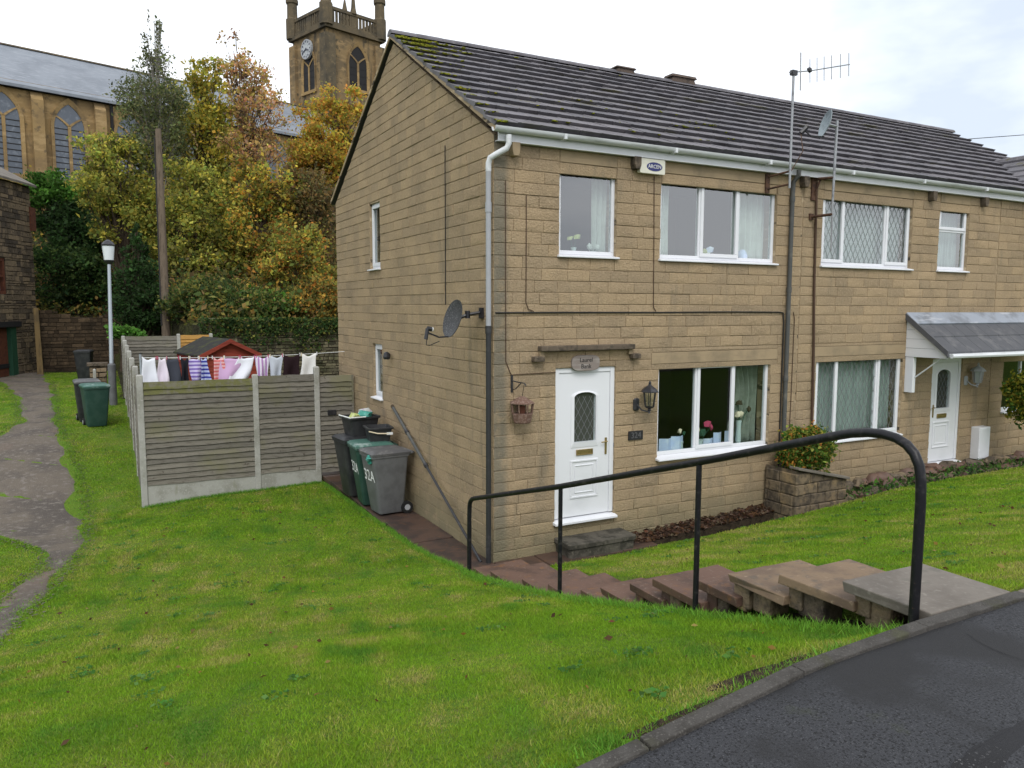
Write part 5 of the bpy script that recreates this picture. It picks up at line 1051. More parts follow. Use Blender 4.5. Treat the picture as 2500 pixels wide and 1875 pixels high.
def palcols(pal, n):
    p = np.array(PAL[pal] if isinstance(pal, str) else pal); c = p[RNG.integers(0, len(p), n)]; return np.clip(c*RNG.uniform(.7, 1.3, (n, 1))*RNG.uniform(.9, 1.1, (n, 3)), 0, 1)
# ------------------------------------------------------------------ church on the hill
E1 = np.array([.954, .30, 0.]); E1 /= np.linalg.norm(E1); E2 = np.array([-E1[1], E1[0], 0.]); Z3 = np.array([0, 0, 1.])
K = dep(796.7, 59.7, 70.)                             # near top corner of the tower, at the string course
TWD = 5.95; ZC = K[2]
church = thing('church', 'sandstone church with clock tower on the hill behind the trees', 'church', tuple(K*np.array([1, 1, 0])+np.array([0, 0, 10])))
def ch(a, c, z): p = K+E1*a+E2*c; return (p[0], p[1], z)     # a along the nave, c away from us
CB = 8.5
b = MB(); b.box(0, TWD, 0, TWD, CB, ZC, ch); tw = b.build('tower', 'tower_stone', church)
for a, c in ((0, 0), (TWD, 0), (0, TWD), (TWD, TWD)):
    for dx, dy in ((.9, -.0), (-.0, .9)):
        sa = 1 if a == 0 else -1; sc = 1 if c == 0 else -1
        x0, x1 = (a-.28*sa, a+.75*sa) if dx else (a-.30*sa, a+.05*sa); y0, y1 = (c-.30*sc, c+.05*sc) if dx else (c-.28*sc, c+.75*sc)
        b = MB(); b.box(min(x0, x1), max(x0, x1), min(y0, y1), max(y0, y1), CB, ZC-.7, ch); b.build('buttress', 'tower_stone' if (a, c) != (0, 0) else 'church_dark', tw)
b = MB(); b.box(-.32, TWD+.32, -.32, TWD+.32, ZC-.22, ZC+.05, ch); b.build('string_course', 'church_dark', tw)
PH = 1.75
for k in range(4):
    for s0, s1, z0, z1, m in ((0, TWD, 0.05, .42, 'church_dark'), (0, TWD, PH-.28, PH, 'church_dark')):
        b = MB(); th = .30
        if k == 0: b.box(s0, s1, -.12, th-.12, ZC+z0, ZC+z1, ch)
        if k == 1: b.box(s0, s1, TWD-th+.12, TWD+.12, ZC+z0, ZC+z1, ch)
        if k == 2: b.box(-.12, th-.12, s0+.2, s1-.2, ZC+z0, ZC+z1, ch)
        if k == 3: b.box(TWD-th+.12, TWD+.12, s0+.2, s1-.2, ZC+z0, ZC+z1, ch)
        b.build('parapet', m, tw)
    for i in range(13):
        s = .75+i*(TWD-1.5)/12; w_ = .10 if i != 6 else .30; b = MB()
        if k == 0: b.box(s-w_, s+w_, -.05, .11, ZC+.4, ZC+PH-.26, ch)
        if k == 1: b.box(s-w_, s+w_, TWD-.11, TWD+.05, ZC+.4, ZC+PH-.26, ch)
        if k == 2: b.box(-.05, .11, s-w_, s+w_, ZC+.4, ZC+PH-.26, ch)
        if k == 3: b.box(TWD-.11, TWD+.05, s-w_, s+w_, ZC+.4, ZC+PH-.26, ch)
        b.build('baluster', 'church_dark', tw)
for a, c in ((0, 0), (TWD, 0), (0, TWD), (TWD, TWD)):
    q = ch(a, c, 0); b = MB(); b.lathe([(.62, ZC), (.62, ZC+PH+.1), (.50, ZC+PH+.2), (.48, ZC+PH+1.5), (.60, ZC+PH+1.6), (.60, ZC+PH+1.95), (.35, ZC+PH+2.2), (.08, ZC+PH+3.6)], (q[0], q[1], 0), 8); b.build('pinnacle', 'church_dark', tw)
q = ch(TWD*.62, -.02, 0)
b = MB(); b.lathe([(.34, ZC+PH-.1), (.22, ZC+PH+.5), (.06, ZC+PH+2.6)], ch(TWD/2, .04, 0), 6); b.build('pinnacle', 'church_dark', tw)
def lancet(w, z0, z1, n=8):
    """pointed arch outline, half width w, spring so that the apex is at z1"""
    hs = w*1.75; zs = z1-hs; R_ = (w*w+hs*hs)/(2*w); pts = [(-w, z0), (w, z0)]
    a1 = math.asin(hs/R_)
    pts += [(w-R_+R_*math.cos(a), zs+R_*math.sin(a)) for a in np.linspace(0, a1, n)]
    pts += [(-(w-R_+R_*math.cos(a)), zs+R_*math.sin(a)) for a in np.linspace(a1, 0, n)[1:]]
    return pts
def arch_window(par, Tf, w, z0, z1, m, hood=True, tracery=True, bars=0, depth=.0):
    pts = lancet(w, z0, z1); b = MB(); n = len(pts); k = 1.22; zc = (z0+z1)/2
    out = lancet(w*1.24, z0-.02, z1+w*.42)
    b = MB()
    for i in range(1, n-1):
        j = i+1; b.hexa([Tf(pts[i][0], -.06, pts[i][1]), Tf(pts[j][0], -.06, pts[j][1]), Tf(pts[j][0], .05, pts[j][1]), Tf(pts[i][0], .05, pts[i][1]), Tf(out[i][0], -.16, out[i][1]), Tf(out[j][0], -.16, out[j][1]), Tf(out[j][0], .05, out[j][1]), Tf(out[i][0], .05, out[i][1])])
    b.hexa([Tf(pts[-1][0], -.06, pts[-1][1]), Tf(pts[0][0], -.06, pts[0][1]), Tf(pts[0][0], .05, pts[0][1]), Tf(pts[-1][0], .05, pts[-1][1]), Tf(out[-1][0], -.16, out[-1][1]), Tf(out[0][0], -.16, out[0][1]), Tf(out[0][0], .05, out[0][1]), Tf(out[-1][0], .05, out[-1][1])])
    b.box(-w*1.35, w*1.35, -.16, .05, z0-.28, z0-.01, Tf)
    win = b.build('window', 'church_stone', par)
    b = MB(); b.prism(pts, (-.012, .0), Tf); b.build('pane', m, win)
    if tracery:
        b = MB(); t_ = w*.11; zs = z1-w*1.75; b.box(-t_, t_, -.07, -.004, z0, zs+w*.2, Tf)
        for s_ in (-1, 1):
            prev = None
            for f in np.linspace(0, 1, 6):
                p = (s_*w*.92*f, zs+w*.15+w*.95*f-(.25*w)*f*f)
                if prev: b.hexa([Tf(prev[0]-t_, -.07, prev[1]), Tf(prev[0]+t_, -.07, prev[1]), Tf(prev[0]+t_, -.004, prev[1]), Tf(prev[0]-t_, -.004, prev[1]), Tf(p[0]-t_, -.07, p[1]), Tf(p[0]+t_, -.07, p[1]), Tf(p[0]+t_, -.004, p[1]), Tf(p[0]-t_, -.004, p[1])])
                prev = p
        b.build('tracery', 'church_stone', win)
    for i in range(bars):
        zz = z0+(i+1)*(z1-w*1.4-z0)/(bars+1); b = MB(); b.box(-w*.98, w*.98, -.03, -.008, zz-.03, zz+.03, Tf); b.build('glazing_bar', 'louvre', win)
    return win
zt, zbm = ZC-1.15, ZC-5.1
arch_window(tw, lambda x, d, z: ch(TWD*.56+x, d, z), .98, zbm, zt, 'louvre', True, True, 3)
arch_window(tw, lambda x, d, z: ch(d, TWD*.52-x, z), .98, zbm-.2, zt-.4, 'louvre', True, True, 3)
b = MB(); b.box(-.20, TWD+.20, -.20, TWD+.20, ZC-6.9, ZC-6.6, ch); b.build('string_course', 'church_dark', tw)
b = MB(); cz = ZC-1.55; NB = 28
b.prism([(TWD*.52+.88*math.cos(a), cz+.88*math.sin(a)) for a in np.linspace(0, 2*math.pi, NB, endpoint=False)], (-.30, -.10), lambda a, d, z: ch(d, a, z)); ck = b.build('clock', 'clock_face', tw)
b = MB()
for k in range(NB):
    a0, a1 = 2*math.pi*k/NB, 2*math.pi*(k+1)/NB; f_ = lambda a, r_, d: ch(d, TWD*.52+r_*math.cos(a), cz+r_*math.sin(a))
    b.hexa([f_(a0, .79, -.33), f_(a1, .79, -.33), f_(a1, .79, -.29), f_(a0, .79, -.29), f_(a0, .90, -.33), f_(a1, .90, -.33), f_(a1, .90, -.29), f_(a0, .90, -.29)])
b.build('rim', 'pvc_grey', ck)
for k in range(12):
    a = 2*math.pi*k/12; f_ = lambda r_, t, d: ch(d, TWD*.52+r_*math.cos(a)-t*math.sin(a), cz+r_*math.sin(a)+t*math.cos(a)); b = MB(); b.hexa([f_(.60, -.06, -.32), f_(.80, -.06, -.32), f_(.80, .06, -.32), f_(.60, .06, -.32), f_(.60, -.06, -.30), f_(.80, -.06, -.30), f_(.80, .06, -.30), f_(.60, .06, -.30)]); b.build('numeral', 'clock_hand', ck)
for a, ln in ((R(200), .50), (R(-20), .72)):
    f_ = lambda r_, t, d: ch(d, TWD*.52+r_*math.cos(a)-t*math.sin(a), cz+r_*math.sin(a)+t*math.cos(a)); b = MB(); b.hexa([f_(-.1, -.07, -.345), f_(ln, -.04, -.345), f_(ln, .04, -.345), f_(-.1, .07, -.345), f_(-.1, -.07, -.325), f_(ln, -.04, -.325), f_(ln, .04, -.325), f_(-.1, .07, -.325)]); b.build('hand', 'clock_hand', ck)
# nave runs from the tower towards the left
rdir = ray(300.6, 169.6); cm = TWD/2
# ridge height where the line of sight crosses the vertical plane through the tower axis
nrm = E2; P0 = K+E2*cm; tt = ((P0-CP)@nrm)/(rdir@nrm); RZN = (CP+rdir*tt)[2]
ed = ray(165, 219); HWN = 5.6
P1 = K+E2*(cm-HWN); tt = ((P1-CP)@nrm)/(ed@nrm); EZN = (CP+ed*tt)[2]
L0 = -46
b = MB(); b.box(L0, -.05, cm-HWN, cm+HWN, 6.5, EZN, ch); nv = b.build('nave', 'church_stone', church)
b = MB(); ov = .45; sl_ = (RZN-EZN)/HWN
b.prism([(cm-HWN-ov, EZN-sl_*ov-.02), (cm, RZN), (cm+HWN+ov, EZN-sl_*ov-.02), (cm+HWN+ov, EZN-sl_*ov-.22), (cm, RZN-.22), (cm-HWN-ov, EZN-sl_*ov-.22)], (L0-.3, -.02), lambda a, d, z: ch(d, a, z)); rf = b.build('nave_roof', 'slate', church)
b = MB(); b.prism([(cm-.18, RZN-.03), (cm, RZN+.12), (cm+.18, RZN-.03)], (L0-.3, -.02), lambda a, d, z: ch(d, a, z)); b.build('ridge', 'church_dark', rf)
b = MB(); b.box(L0, -.05, cm-HWN-.22, cm-HWN+.02, EZN-.55, EZN-.28, ch); b.build('eaves_band', 'louvre', nv)
def onnave(u, v): d = ray(u, v); t_ = ((P1-CP)@nrm)/(d@nrm); p = CP+d*t_; return (p-K)@E1, p[2]
for us in (10, 170, 318):                              # window centres seen along the nave
    ac, zc_ = onnave(us, 330); wv = .95
    za = onnave(us, {10: 225, 170: 256, 318: 279}[us])[1]; arch_window(nv, (lambda ac: lambda x, d, z: ch(ac+x, cm-HWN+d-.0, z))(ac), wv, za-5.2, za, 'church_glass', True, True, 9)
a0 = onnave(10, 330)[0]; sp_ = onnave(170, 330)[0]-a0
for k in (3, 4, 5, 6): ac = a0+sp_*k; arch_window(nv, (lambda ac: lambda x, d, z: ch(ac+x, cm-HWN+d, z))(ac), .95, za-5.2, za, 'church_glass', True, True, 0) if ac < -1.5 else None
for k in range(-2, 7):
    ac = a0+sp_*(k+.5)
    if L0 < ac < -1: b = MB(); b.box(ac-.36, ac+.36, cm-HWN-.42, cm-HWN+.02, 6.5, EZN-1.1, ch); b.hexa([ch(ac-.36, cm-HWN-.42, EZN-1.1), ch(ac+.36, cm-HWN-.42, EZN-1.1), ch(ac+.36, cm-HWN+.02, EZN-1.1), ch(ac-.36, cm-HWN+.02, EZN-1.1), ch(ac-.36, cm-HWN-.05, EZN-.55), ch(ac+.36, cm-HWN-.05, EZN-.55), ch(ac+.36, cm-HWN+.02, EZN-.55), ch(ac-.36, cm-HWN+.02, EZN-.55)]); b.build('buttress', 'church_stone', nv)
dpx = onnave(272, 300)[0]; b = MB(); b.tube([ch(dpx, cm-HWN-.12, EZN-.5), ch(dpx, cm-HWN-.12, 8)], .11, 8); b.build('downpipe', 'louvre', nv)

# ------------------------------------------------------------------ rubble walls
def stonewall(par, P0, P1, z0, z1, m, core, openings=(), hmin=.11, hmax=.2, lmin=.16, lmax=.45, seed=1, thick=.35, gap=None):
    """stones of one face from plan point P0 to P1 (outward = right hand side of P0->P1)"""
    global GAP
    P0 = np.array(P0, float); P1 = np.array(P1, float); L_ = np.linalg.norm(P1-P0); e = (P1-P0)/L_; o = np.array([e[1], -e[0]])
    Tf = lambda u, d, z: (P0[0]+e[0]*u-o[0]*d, P0[1]+e[1]*u-o[1]*d, z)
    zt = z1 if callable(z1) else (lambda u: z1); zb = z0 if callable(z0) else (lambda u: z0)
    rn = random.Random(seed); V, F, TI = [], [], []; g0 = GAP; GAP = gap or .012
    z = min(zb(0), zb(L_)); top = max(zt(0), zt(L_))
    while z < top-.03:
        h_ = rn.uniform(hmin, hmax); ov = [o_ for o_ in openings if o_[2] < z+h_-.02 and o_[3] > z+.02]
        for a, c in subtract(0, L_, [(o_[0], o_[1]) for o_ in ov]):
            u = a
            while u < c-.02:
                l_ = rn.uniform(lmin, lmax)
                if c-u-l_ < lmin*.6: l_ = c-u
                um = u+l_/2
                if z < zt(um)-.03: j = lambda: rn.uniform(-.012, .012); hh = min(h_, zt(um)-z); blockring([(u+j(), z+j()), (u+l_+j(), z+j()), (u+l_+j(), z+hh+j()), (u+j(), z+hh+j())], lambda a_, d_, z_: Tf(a_, (d_*2.2-.015), z_), rn, V, F, TI)
                u += l_
        z += h_
    GAP = g0
    b = MB(); b.v = V; b.f = F; me = b.mesh('stones', fix=False); bm = bmesh.new(); bm.from_mesh(me); bmesh.ops.recalc_face_normals(bm, faces=bm.faces); bm.to_mesh(me); bm.free()
    a = me.attributes.new('tint', 'FLOAT', 'FACE'); a.data.foreach_set('value', TI)
    o_ = link('stones', me, m, par); o_['kind'] = 'stuff'
    b = MB(); us = np.linspace(0, L_, 9)
    edges = sorted(set(list(us)+[q for o2 in openings for q in o2[:2]]))
    for a_, c_ in zip(edges, edges[1:]):
        for za, zc in subtract(min(zb(a_), zb(c_))-.4, min(zt(a_), zt(c_))-.01, [(o2[2], o2[3]) for o2 in openings if o2[0] < (a_+c_)/2 < o2[1]]): b.box(a_, c_, .02, thick, za, zc, Tf)
    b.build('core', core, par)
    return Tf
# tall stone barn on the left edge
BE = np.array([.397, .918]); BP1 = dep(97, 900, 33.)[:2]; BP0 = BP1-BE*11; bo = np.array([BE[1], -BE[0]])
def onbarn(u, v):
    d = ray(u, v); t_ = ((BP1[0]-CP[0])*bo[0]+(BP1[1]-CP[1])*bo[1])/(d[0]*bo[0]+d[1]*bo[1]); p = CP+d*t_; return (p[:2]-BP0)@BE, p[2]
BZ = onbarn(96, 462)[1]
barn = thing('stone_barn', 'tall dark rubble stone building with rusty window frames at the end of the track', 'building', (BP1[0], BP1[1], 0))
wv1, wv2 = onbarn(-14, 627), onbarn(18, 718); dv1, dv2 = onbarn(-14, 800), onbarn(42, 905); uv1, uv2 = onbarn(69, 505), onbarn(85, 565)
BOP = [(wv1[0], wv2[0], wv2[1], wv1[1]), (dv1[0], dv2[0]+.1, -.4, dv1[1])]
BT = stonewall(barn, BP0, BP1, -.3, BZ, 'barn_stone', 'barn_mortar', BOP, .09, .26, .12, .5, 5, .5)
b = MB(); b.box(.0, 11, .55, 8, -.4, BZ-.02, BT); b.build('body', 'barn_mortar', barn)
b = MB(); b.hexa([BT(-.2, -.25, BZ-.05), BT(11.1, -.25, BZ-.05), BT(11.1, 4, BZ+2.1), BT(-.2, 4, BZ+2.1), BT(-.2, -.25, BZ+.04), BT(11.1, -.25, BZ+.04), BT(11.1, 4, BZ+2.3), BT(-.2, 4, BZ+2.3)]); b.build('roof', 'flag_grey', barn)
b = MB(); frame(b, wv1[0], wv2[0], wv2[1], wv1[1], .12, .05, .2, BT); mid = (wv1[1]+wv2[1])/2; b.box(wv1[0], wv2[0], .06, .18, mid-.05, mid+.05, BT); w_ = b.build('window', 'frame_rust', barn); b = MB(); b.box(wv1[0]+.05, wv2[0]-.05, .2, .22, wv2[1]+.05, wv1[1]-.05, BT); b.build('pane', 'church_glass', w_)
b = MB(); b.box(uv1[0], uv2[0], -.07, .02, uv2[1], uv1[1], BT); b.build('shutter', 'frame_rust', barn)
b = MB(); b.box(dv1[0]-.2, dv2[0]+.35, -.10, .3, dv1[1], dv1[1]+.22, BT); b.build('door_lintel', 'louvre', barn)
b = MB(); b.box(dv2[0]-.25, dv2[0]+.12, .0, .25, -.1, dv1[1]+.01, BT); dd = b.build('door_post', 'green_pot', barn); b = MB(); b.box(dv1[0], dv2[0]-.2, .18, .24, -.1, dv1[1], BT); b.build('door', 'frame_rust', barn); b = MB(); b.box(dv1[0]-.1, dv2[0]-.2, .14, .19, .45, .62, BT); b.build('door_bar', 'louvre', barn)
tp = dep(98, 905, 31.5); b = MB(); b.hexa([(tp[0]-.10, tp[1]-.05, -.2), (tp[0]+.12, tp[1]-.05, -.2), (tp[0]+.12, tp[1]+.05, -.2), (tp[0]-.10, tp[1]+.05, -.2), (tp[0]-.14, tp[1]+.35, 2.85), (tp[0]+.04, tp[1]+.35, 2.85), (tp[0]+.04, tp[1]+.45, 2.85), (tp[0]-.14, tp[1]+.45, 2.85)]); tag(b.build('timber_plank', 'plank_ochre', bevel=.01), 'ochre timber plank leaning against the corner of the stone barn', 'plank')
rw = thing('retaining_wall', 'brown rubble retaining wall below the dark shrubs at the end of the track', 'wall', (-5, 30.3, 0))
stonewall(rw, (-7.4, 30.3), (-3.2, 30.3), -.1, lambda u: 2.6+.18*math.sin(u*2), 'wall_brown', 'barn_mortar', (), .10, .2, .18, .5, 8)
sw = thing('dry_stone_wall', 'mossy grey dry stone wall behind the washing and red shed', 'wall', (3, 18.8, 0))
stonewall(sw, (-1.5, 18.85), (6.5, 18.0), -.1, lambda u: 2.42+.10*math.sin(u*1.7)+.06*math.sin(u*4.1), 'wall_stone', 'barn_mortar', (), .08, .16, .14, .42, 9)
pw = at(248, 945, 'y', 17.2); bw = thing('stone_pier', 'low stained stone pier beside the lamp post base', 'wall', (pw[0], pw[1], 0))
stonewall(bw, (pw[0]-.30, pw[1]), (pw[0]+.16, pw[1]), 0, 1.15, 'barn_stone', 'barn_mortar', (), .10, .16, .15, .3, 12, .35); b = MB(); b.box(pw[0]-.36, pw[0]+.2, pw[1]-.05, pw[1]+.4, 1.15, 1.24); b.build('coping', 'dark_ledge', bw, bevel=.01)
pp = at(231, 915, 'y', 17.0); b = MB(); b.loft([(-.2, pp[0], pp[1], .04, .04, .006), (1.05, pp[0], pp[1], .04, .04, .006), (1.08, pp[0], pp[1], .02, .02, .005)], seg=1); tag(b.build('concrete_post', 'concrete'), 'short thin concrete post left of the low stone pier', 'post')

# ivy and weeds spilling over the dry stone wall
n = 6000; ux = RNG.uniform(-1.6, 6.4, n); wy = 18.85-.106*(ux+1.5); hz = 2.55-np.abs(RNG.normal(0, .55, n))*(.55+.6*np.sin(ux*1.9+1)**2)
P = np.c_[ux, wy-.05-RNG.uniform(0, .18, n), np.maximum(hz, .2)]
o = link('ivy', leafmesh('ivy', P, .085, palcols(PAL['dark']+PAL['mid']+PAL['olive'][:1], n)), 'leaf', sw); o['kind'] = 'stuff'
# telegraph pole and lamp post
tb, tt_ = dep(406, 815, 28.), dep(386, 316, 28.5)
tp_ = thing('telegraph_pole', 'bare leaning timber telegraph pole standing in front of the autumn trees', 'pole', (tb[0], tb[1], 0))
b = MB(); b.tube([(tb[0]+.02, tb[1], float(T(tb[0], tb[1]))-.5), tuple(tb), tuple((tb+tt_)/2), tuple(tt_)], [.17, .155, .135, .105], 12); b.build('shaft', 'timber_pole', tp_, smooth=True)
b = MB(); s0 = tb+np.array([-.14, -.02, .3]); s1 = tt_+np.array([-.13, 0, -.3]); b.tube([s0, (s0+s1)/2, s1], .035, 6); b.build('cable_guard', 'wire_black', tp_)
lb, lt = dep(277, 985, 22.), dep(266, 640, 22.2)
lp = thing('street_lamp', 'slim galvanised street lamp with white lantern head beside the fence', 'street lamp', (lb[0], lb[1], float(T(lb[0], lb[1]))))
gz = float(T(lb[0], lb[1])); b = MB(); b.tube([(lb[0], lb[1], gz-.3), (lb[0], lb[1], gz+1.15), (lb[0], lb[1], gz+1.2)], [.105, .105, .06], 12); b.build('base_sleeve', 'bin_grey', lp, smooth=True)
b = MB(); b.tube([(lb[0], lb[1], gz+1.15), (lt[0], lt[1], lt[2])], [.058, .045], 10); b.build('column', 'galv', lp, smooth=True)
b = MB(); b.lathe([(.06, -.06), (.12, 0), (.135, .05), (.12, .06)], (lt[0], lt[1], lt[2]), 12); b.build('collar', 'black_metal', lp, smooth=True)
b = MB(); b.lathe([(.125, .06), (.165, .46)], (lt[0], lt[1], lt[2]), 12); b.build('lantern', 'lamp_glass', lp, smooth=True)
b = MB(); b.lathe([(.175, .46), (.18, .50), (.13, .57), (.06, .62), (.03, .64)], (lt[0], lt[1], lt[2]), 12); b.build('cap', 'black_metal', lp, smooth=True)

# ------------------------------------------------------------------ trees
def tree(name, label, basepx, depth, blobs, nleaf, lsize, pal, bark='bark', trunk=.14, cat='tree', group='autumn trees on the bank', ncl=26, sig=.20, stems=1, droop=0, groundz=None):
    """blobs: crown ellipsoids in photo columns and rows (2212 px wide view) at the given depth"""
    B = []
    for u, v, ru, rv in blobs:
        c = dep(u*SD, v*SD, depth); k = SD/CF*depth; B.append((c, ru*k, rv*k))
    bp = dep(basepx[0]*SD, basepx[1]*SD, depth); gz = float(T(bp[0], bp[1])) if groundz is None else groundz
    t = thing(name, label, cat, (bp[0], bp[1], gz), group)
    top = max(B, key=lambda q: q[0][2]); low = min(B, key=lambda q: q[0][2]); tm = MB(); cl = []
    tot = sum(q[1]*q[1]*q[2] for q in B)
    for s_ in range(stems):
        off = np.array([RNG.normal()*.5, RNG.normal()*.5, 0])*(s_ > 0); st = np.array([bp[0], bp[1], gz-.3])+off*.5; tgt = B[s_ % len(B)][0]+off if s_ else top[0]
        mid = (st+tgt)/2+np.array([RNG.normal()*.15, RNG.normal()*.15, 0])
        pth = [st*(1-f)**2+mid*2*f*(1-f)+tgt*f*f for f in np.linspace(0, 1, 9)]; tm.tube(pth, [trunk*(1-.85*f) for f in np.linspace(0, 1, 9)], 7)
        for c, rh, rv in B:
            m = max(9, int(ncl*rh*rh*rv/tot/stems*len(B)**.0))
            for _ in range(m):
                d = RNG.normal(size=3); d /= np.linalg.norm(d); rr = RNG.uniform(.25, 1.0)**.6; p = c+d*np.array([rh, rh*.8, rv])*rr; cl.append((p, rh, rv))
                f = np.clip((p[2]-st[2])/(tgt[2]-st[2]+.01)*RNG.uniform(.45, .8), .1, .95); i = f*8; i0 = int(i); q = pth[i0]*(1-(i-i0))+pth[min(8, i0+1)]*(i-i0)
                md = (q+p)/2+np.array([0, 0, .12*np.linalg.norm(p-q)]); r0 = trunk*(1-.85*f)*.42
                tm.tube([q, md, p], [r0, r0*.6, max(.006, r0*.18)], 5, False)
                for _k in range(3): e = p+RNG.normal(size=3)*np.array([rh, rh, rv])*.16; tm.tube([(md+p)/2, p*.5+e*.5+np.array([0, 0, .05]), e], [r0*.3, r0*.2, .005], 4, False)
    tm.build('trunk', bark, t, smooth=True, fix=False)
    w = np.array([q[1]*q[1]*q[2] for q in cl]); w = w**.4; w /= w.sum(); idx = RNG.choice(len(cl), nleaf, p=w)
    C = np.array([q[0] for q in cl])[idx]; RH = np.array([q[1] for q in cl])[idx]; RV = np.array([q[2] for q in cl])[idx]
    g = RNG.normal(size=(nleaf, 3)); P = C+g*np.c_[RH, RH, RV]*sig
    if droop: P[:, 2] -= np.abs(RNG.normal(size=nleaf))*droop
    cols = palcols(pal, nleaf)
    cj = (RNG.uniform(.5, 1.35, len(cl)))[idx]; cols = np.clip(cols*cj[:, None], 0, 1)      # each spray has its own tone
    o = link('crown', leafmesh('crown', P, lsize, cols), 'leaf', t); o['kind'] = 'stuff'
    return t
YG = PAL['yellowgreen']; OR = PAL['orange']; GO = PAL['gold']; OL = PAL['olive']
tree('birch_tree', 'tall thin birch with drooping grey green sprays rising above the church roof', (345, 600), 34, [(333, 45, 17, 34), (330, 95, 34, 42), (325, 145, 56, 50), (325, 215, 80, 62), (340, 300, 74, 66)], 13000, .095, 'birch', 'birch_bark', .075, ncl=130, sig=.13, droop=.42)
tree('maple_tree', 'sparse tall maple with pink orange leaves against the sky beside the tower', (550, 620), 36, [(505, 110, 38, 48), (530, 170, 64, 55), (565, 235, 66, 60), (545, 320, 70, 60)], 6500, .125, 'pinkorange', 'bark', .10, ncl=120, sig=.15, droop=.05)
tree('maple_tree', 'golden maple between the birch and the sparse pink maple', (440, 620), 37, [(450, 150, 46, 36), (450, 205, 75, 52), (430, 280, 90, 62), (450, 370, 95, 65)], 14000, .14, GO+YG, 'bark', .16, ncl=90, sig=.17)
tree('maple_tree', 'orange maple partly hidden by the house gable below the church tower', (715, 620), 41, [(745, 215, 52, 38), (690, 275, 72, 52), (770, 280, 50, 55), (700, 360, 88, 62), (760, 390, 60, 70)], 21000, .14, OR[:4]+OR[:2]+GO+GO[:2]+YG[:2], 'bark', .17, ncl=110, sig=.16)
tree('sycamore_tree', 'broad yellow green tree in front of the church windows', (255, 620), 33, [(255, 330, 80, 42), (205, 385, 52, 48), (260, 420, 85, 62), (300, 500, 70, 55), (215, 460, 42, 55)], 14000, .125, YG+[(.50, .44, .08), (.22, .26, .05)], 'bark', .13, ncl=110, sig=.16)
tree('sycamore_tree', 'yellow green tree immediately behind the telegraph pole', (430, 640), 33, [(420, 420, 72, 70), (400, 510, 72, 70), (470, 480, 72, 85), (440, 580, 92, 62)], 18500, .125, YG+OL[:1]+[(.50, .44, .08), (.20, .26, .05)], 'bark', .13, ncl=130, sig=.15, stems=2)
tree('hawthorn_tree', 'mixed green and rust coloured tree in the middle of the bank', (575, 640), 33.5, [(545, 400, 62, 62), (600, 420, 62, 70), (560, 500, 85, 72), (610, 560, 82, 66), (520, 590, 62, 52)], 18000, .125, OL[:3]+YG[:3]+GO[:1]+OR[:3]+[(.18, .24, .05)], 'bark', .12, ncl=140, sig=.15, stems=3)
tree('hawthorn_tree', 'thin brown thicket of bare stems close to the house gable', (680, 650), 34, [(655, 420, 62, 60), (690, 470, 50, 85), (680, 570, 60, 72)], 9500, .12, 'brown', 'bark', .07, ncl=120, sig=.16, stems=5)
tree('hawthorn_tree', 'low russet sapling in front of the brown thicket', (640, 660), 30, [(640, 540, 58, 56), (610, 600, 55, 40), (690, 600, 45, 40)], 6500, .115, OL[:2]+YG+OR[:2], 'bark', .06, ncl=80, sig=.17, stems=3)
tree('conifer', 'dense dark green conical evergreen beside the street lamp', (300, 720), 29, [(292, 505, 17, 24), (295, 550, 30, 38), (300, 605, 46, 44), (310, 665, 64, 46)], 15000, .10, 'dark', 'bark', .12, ncl=150, sig=.18, group=None, groundz=.2)
tree('elder_shrub', 'bright green shrub top above the roof corner of the stone barn', (110, 560), 36, [(105, 392, 48, 22), (135, 415, 58, 30), (80, 420, 40, 25)], 7000, .13, 'bright', 'bark', .08, 'shrub', 'shrubs on the bank', 50, .2)
tree('laurel_shrub', 'deep shaded green shrub beside the corner of the stone barn', (150, 620), 36, [(130, 460, 55, 45), (170, 510, 60, 55), (120, 540, 45, 55)], 11000, .14, 'dark', 'bark', .10, 'shrub', 'shrubs on the bank', 80, .2)
tree('bramble_shrub', 'grey green shrub hanging over the brown retaining wall', (170, 660), 35, [(150, 570, 66, 40), (195, 590, 52, 48), (150, 630, 66, 34), (205, 640, 40, 32)], 12000, .13, PAL['mid']+PAL['dark'], 'bark', .06, 'shrub', 'shrubs on the bank', 90, .2)
tree('bramble_shrub', 'green bramble shrub behind the back garden fence', (440, 690), 28, [(400, 655, 48, 38), (455, 640, 60, 42), (500, 670, 50, 32)], 11000, .10, PAL['mid']+PAL['olive'][:2], 'bark', .05, 'shrub', 'shrubs on the bank', 90, .2)
tree('bramble_shrub', 'leafy green shrub overhanging the dry stone wall', (580, 700), 28, [(540, 665, 52, 36), (600, 660, 52, 36), (560, 695, 42, 22)], 10000, .10, PAL['mid']+PAL['bright'][:1]+PAL['olive'][:2], 'bark', .05, 'shrub', 'shrubs on the bank', 90, .2)
tree('bramble_shrub', 'orange tinged shrub at the right end of the dry stone wall', (680, 690), 28.5, [(650, 655, 48, 36), (700, 665, 48, 40), (690, 630, 42, 28)], 8500, .10, PAL['orange'][:2]+PAL['olive'], 'bark', .05, 'shrub', 'shrubs on the bank', 90, .2)
tree('ivy_shrub', 'fresh green leaves beside the top of the low stone pier', (262, 730), 24, [(255, 715, 22, 16), (285, 722, 18, 12)], 1600, .09, 'bright', 'bark', .03, 'shrub', None, 14, .25, groundz=.2)
wr = dep(2330, 331, 40.); w2_ = dep(2800, 312, 40.); b = MB(); b.tube([wr-np.array([.5, 0, .3]), (wr+w2_)/2-np.array([0, 0, .06]), w2_], .018, 5); tag(b.build('overhead_wire', 'wire_black'), 'thin overhead wire crossing the sky beyond the end of the roof', 'wire')
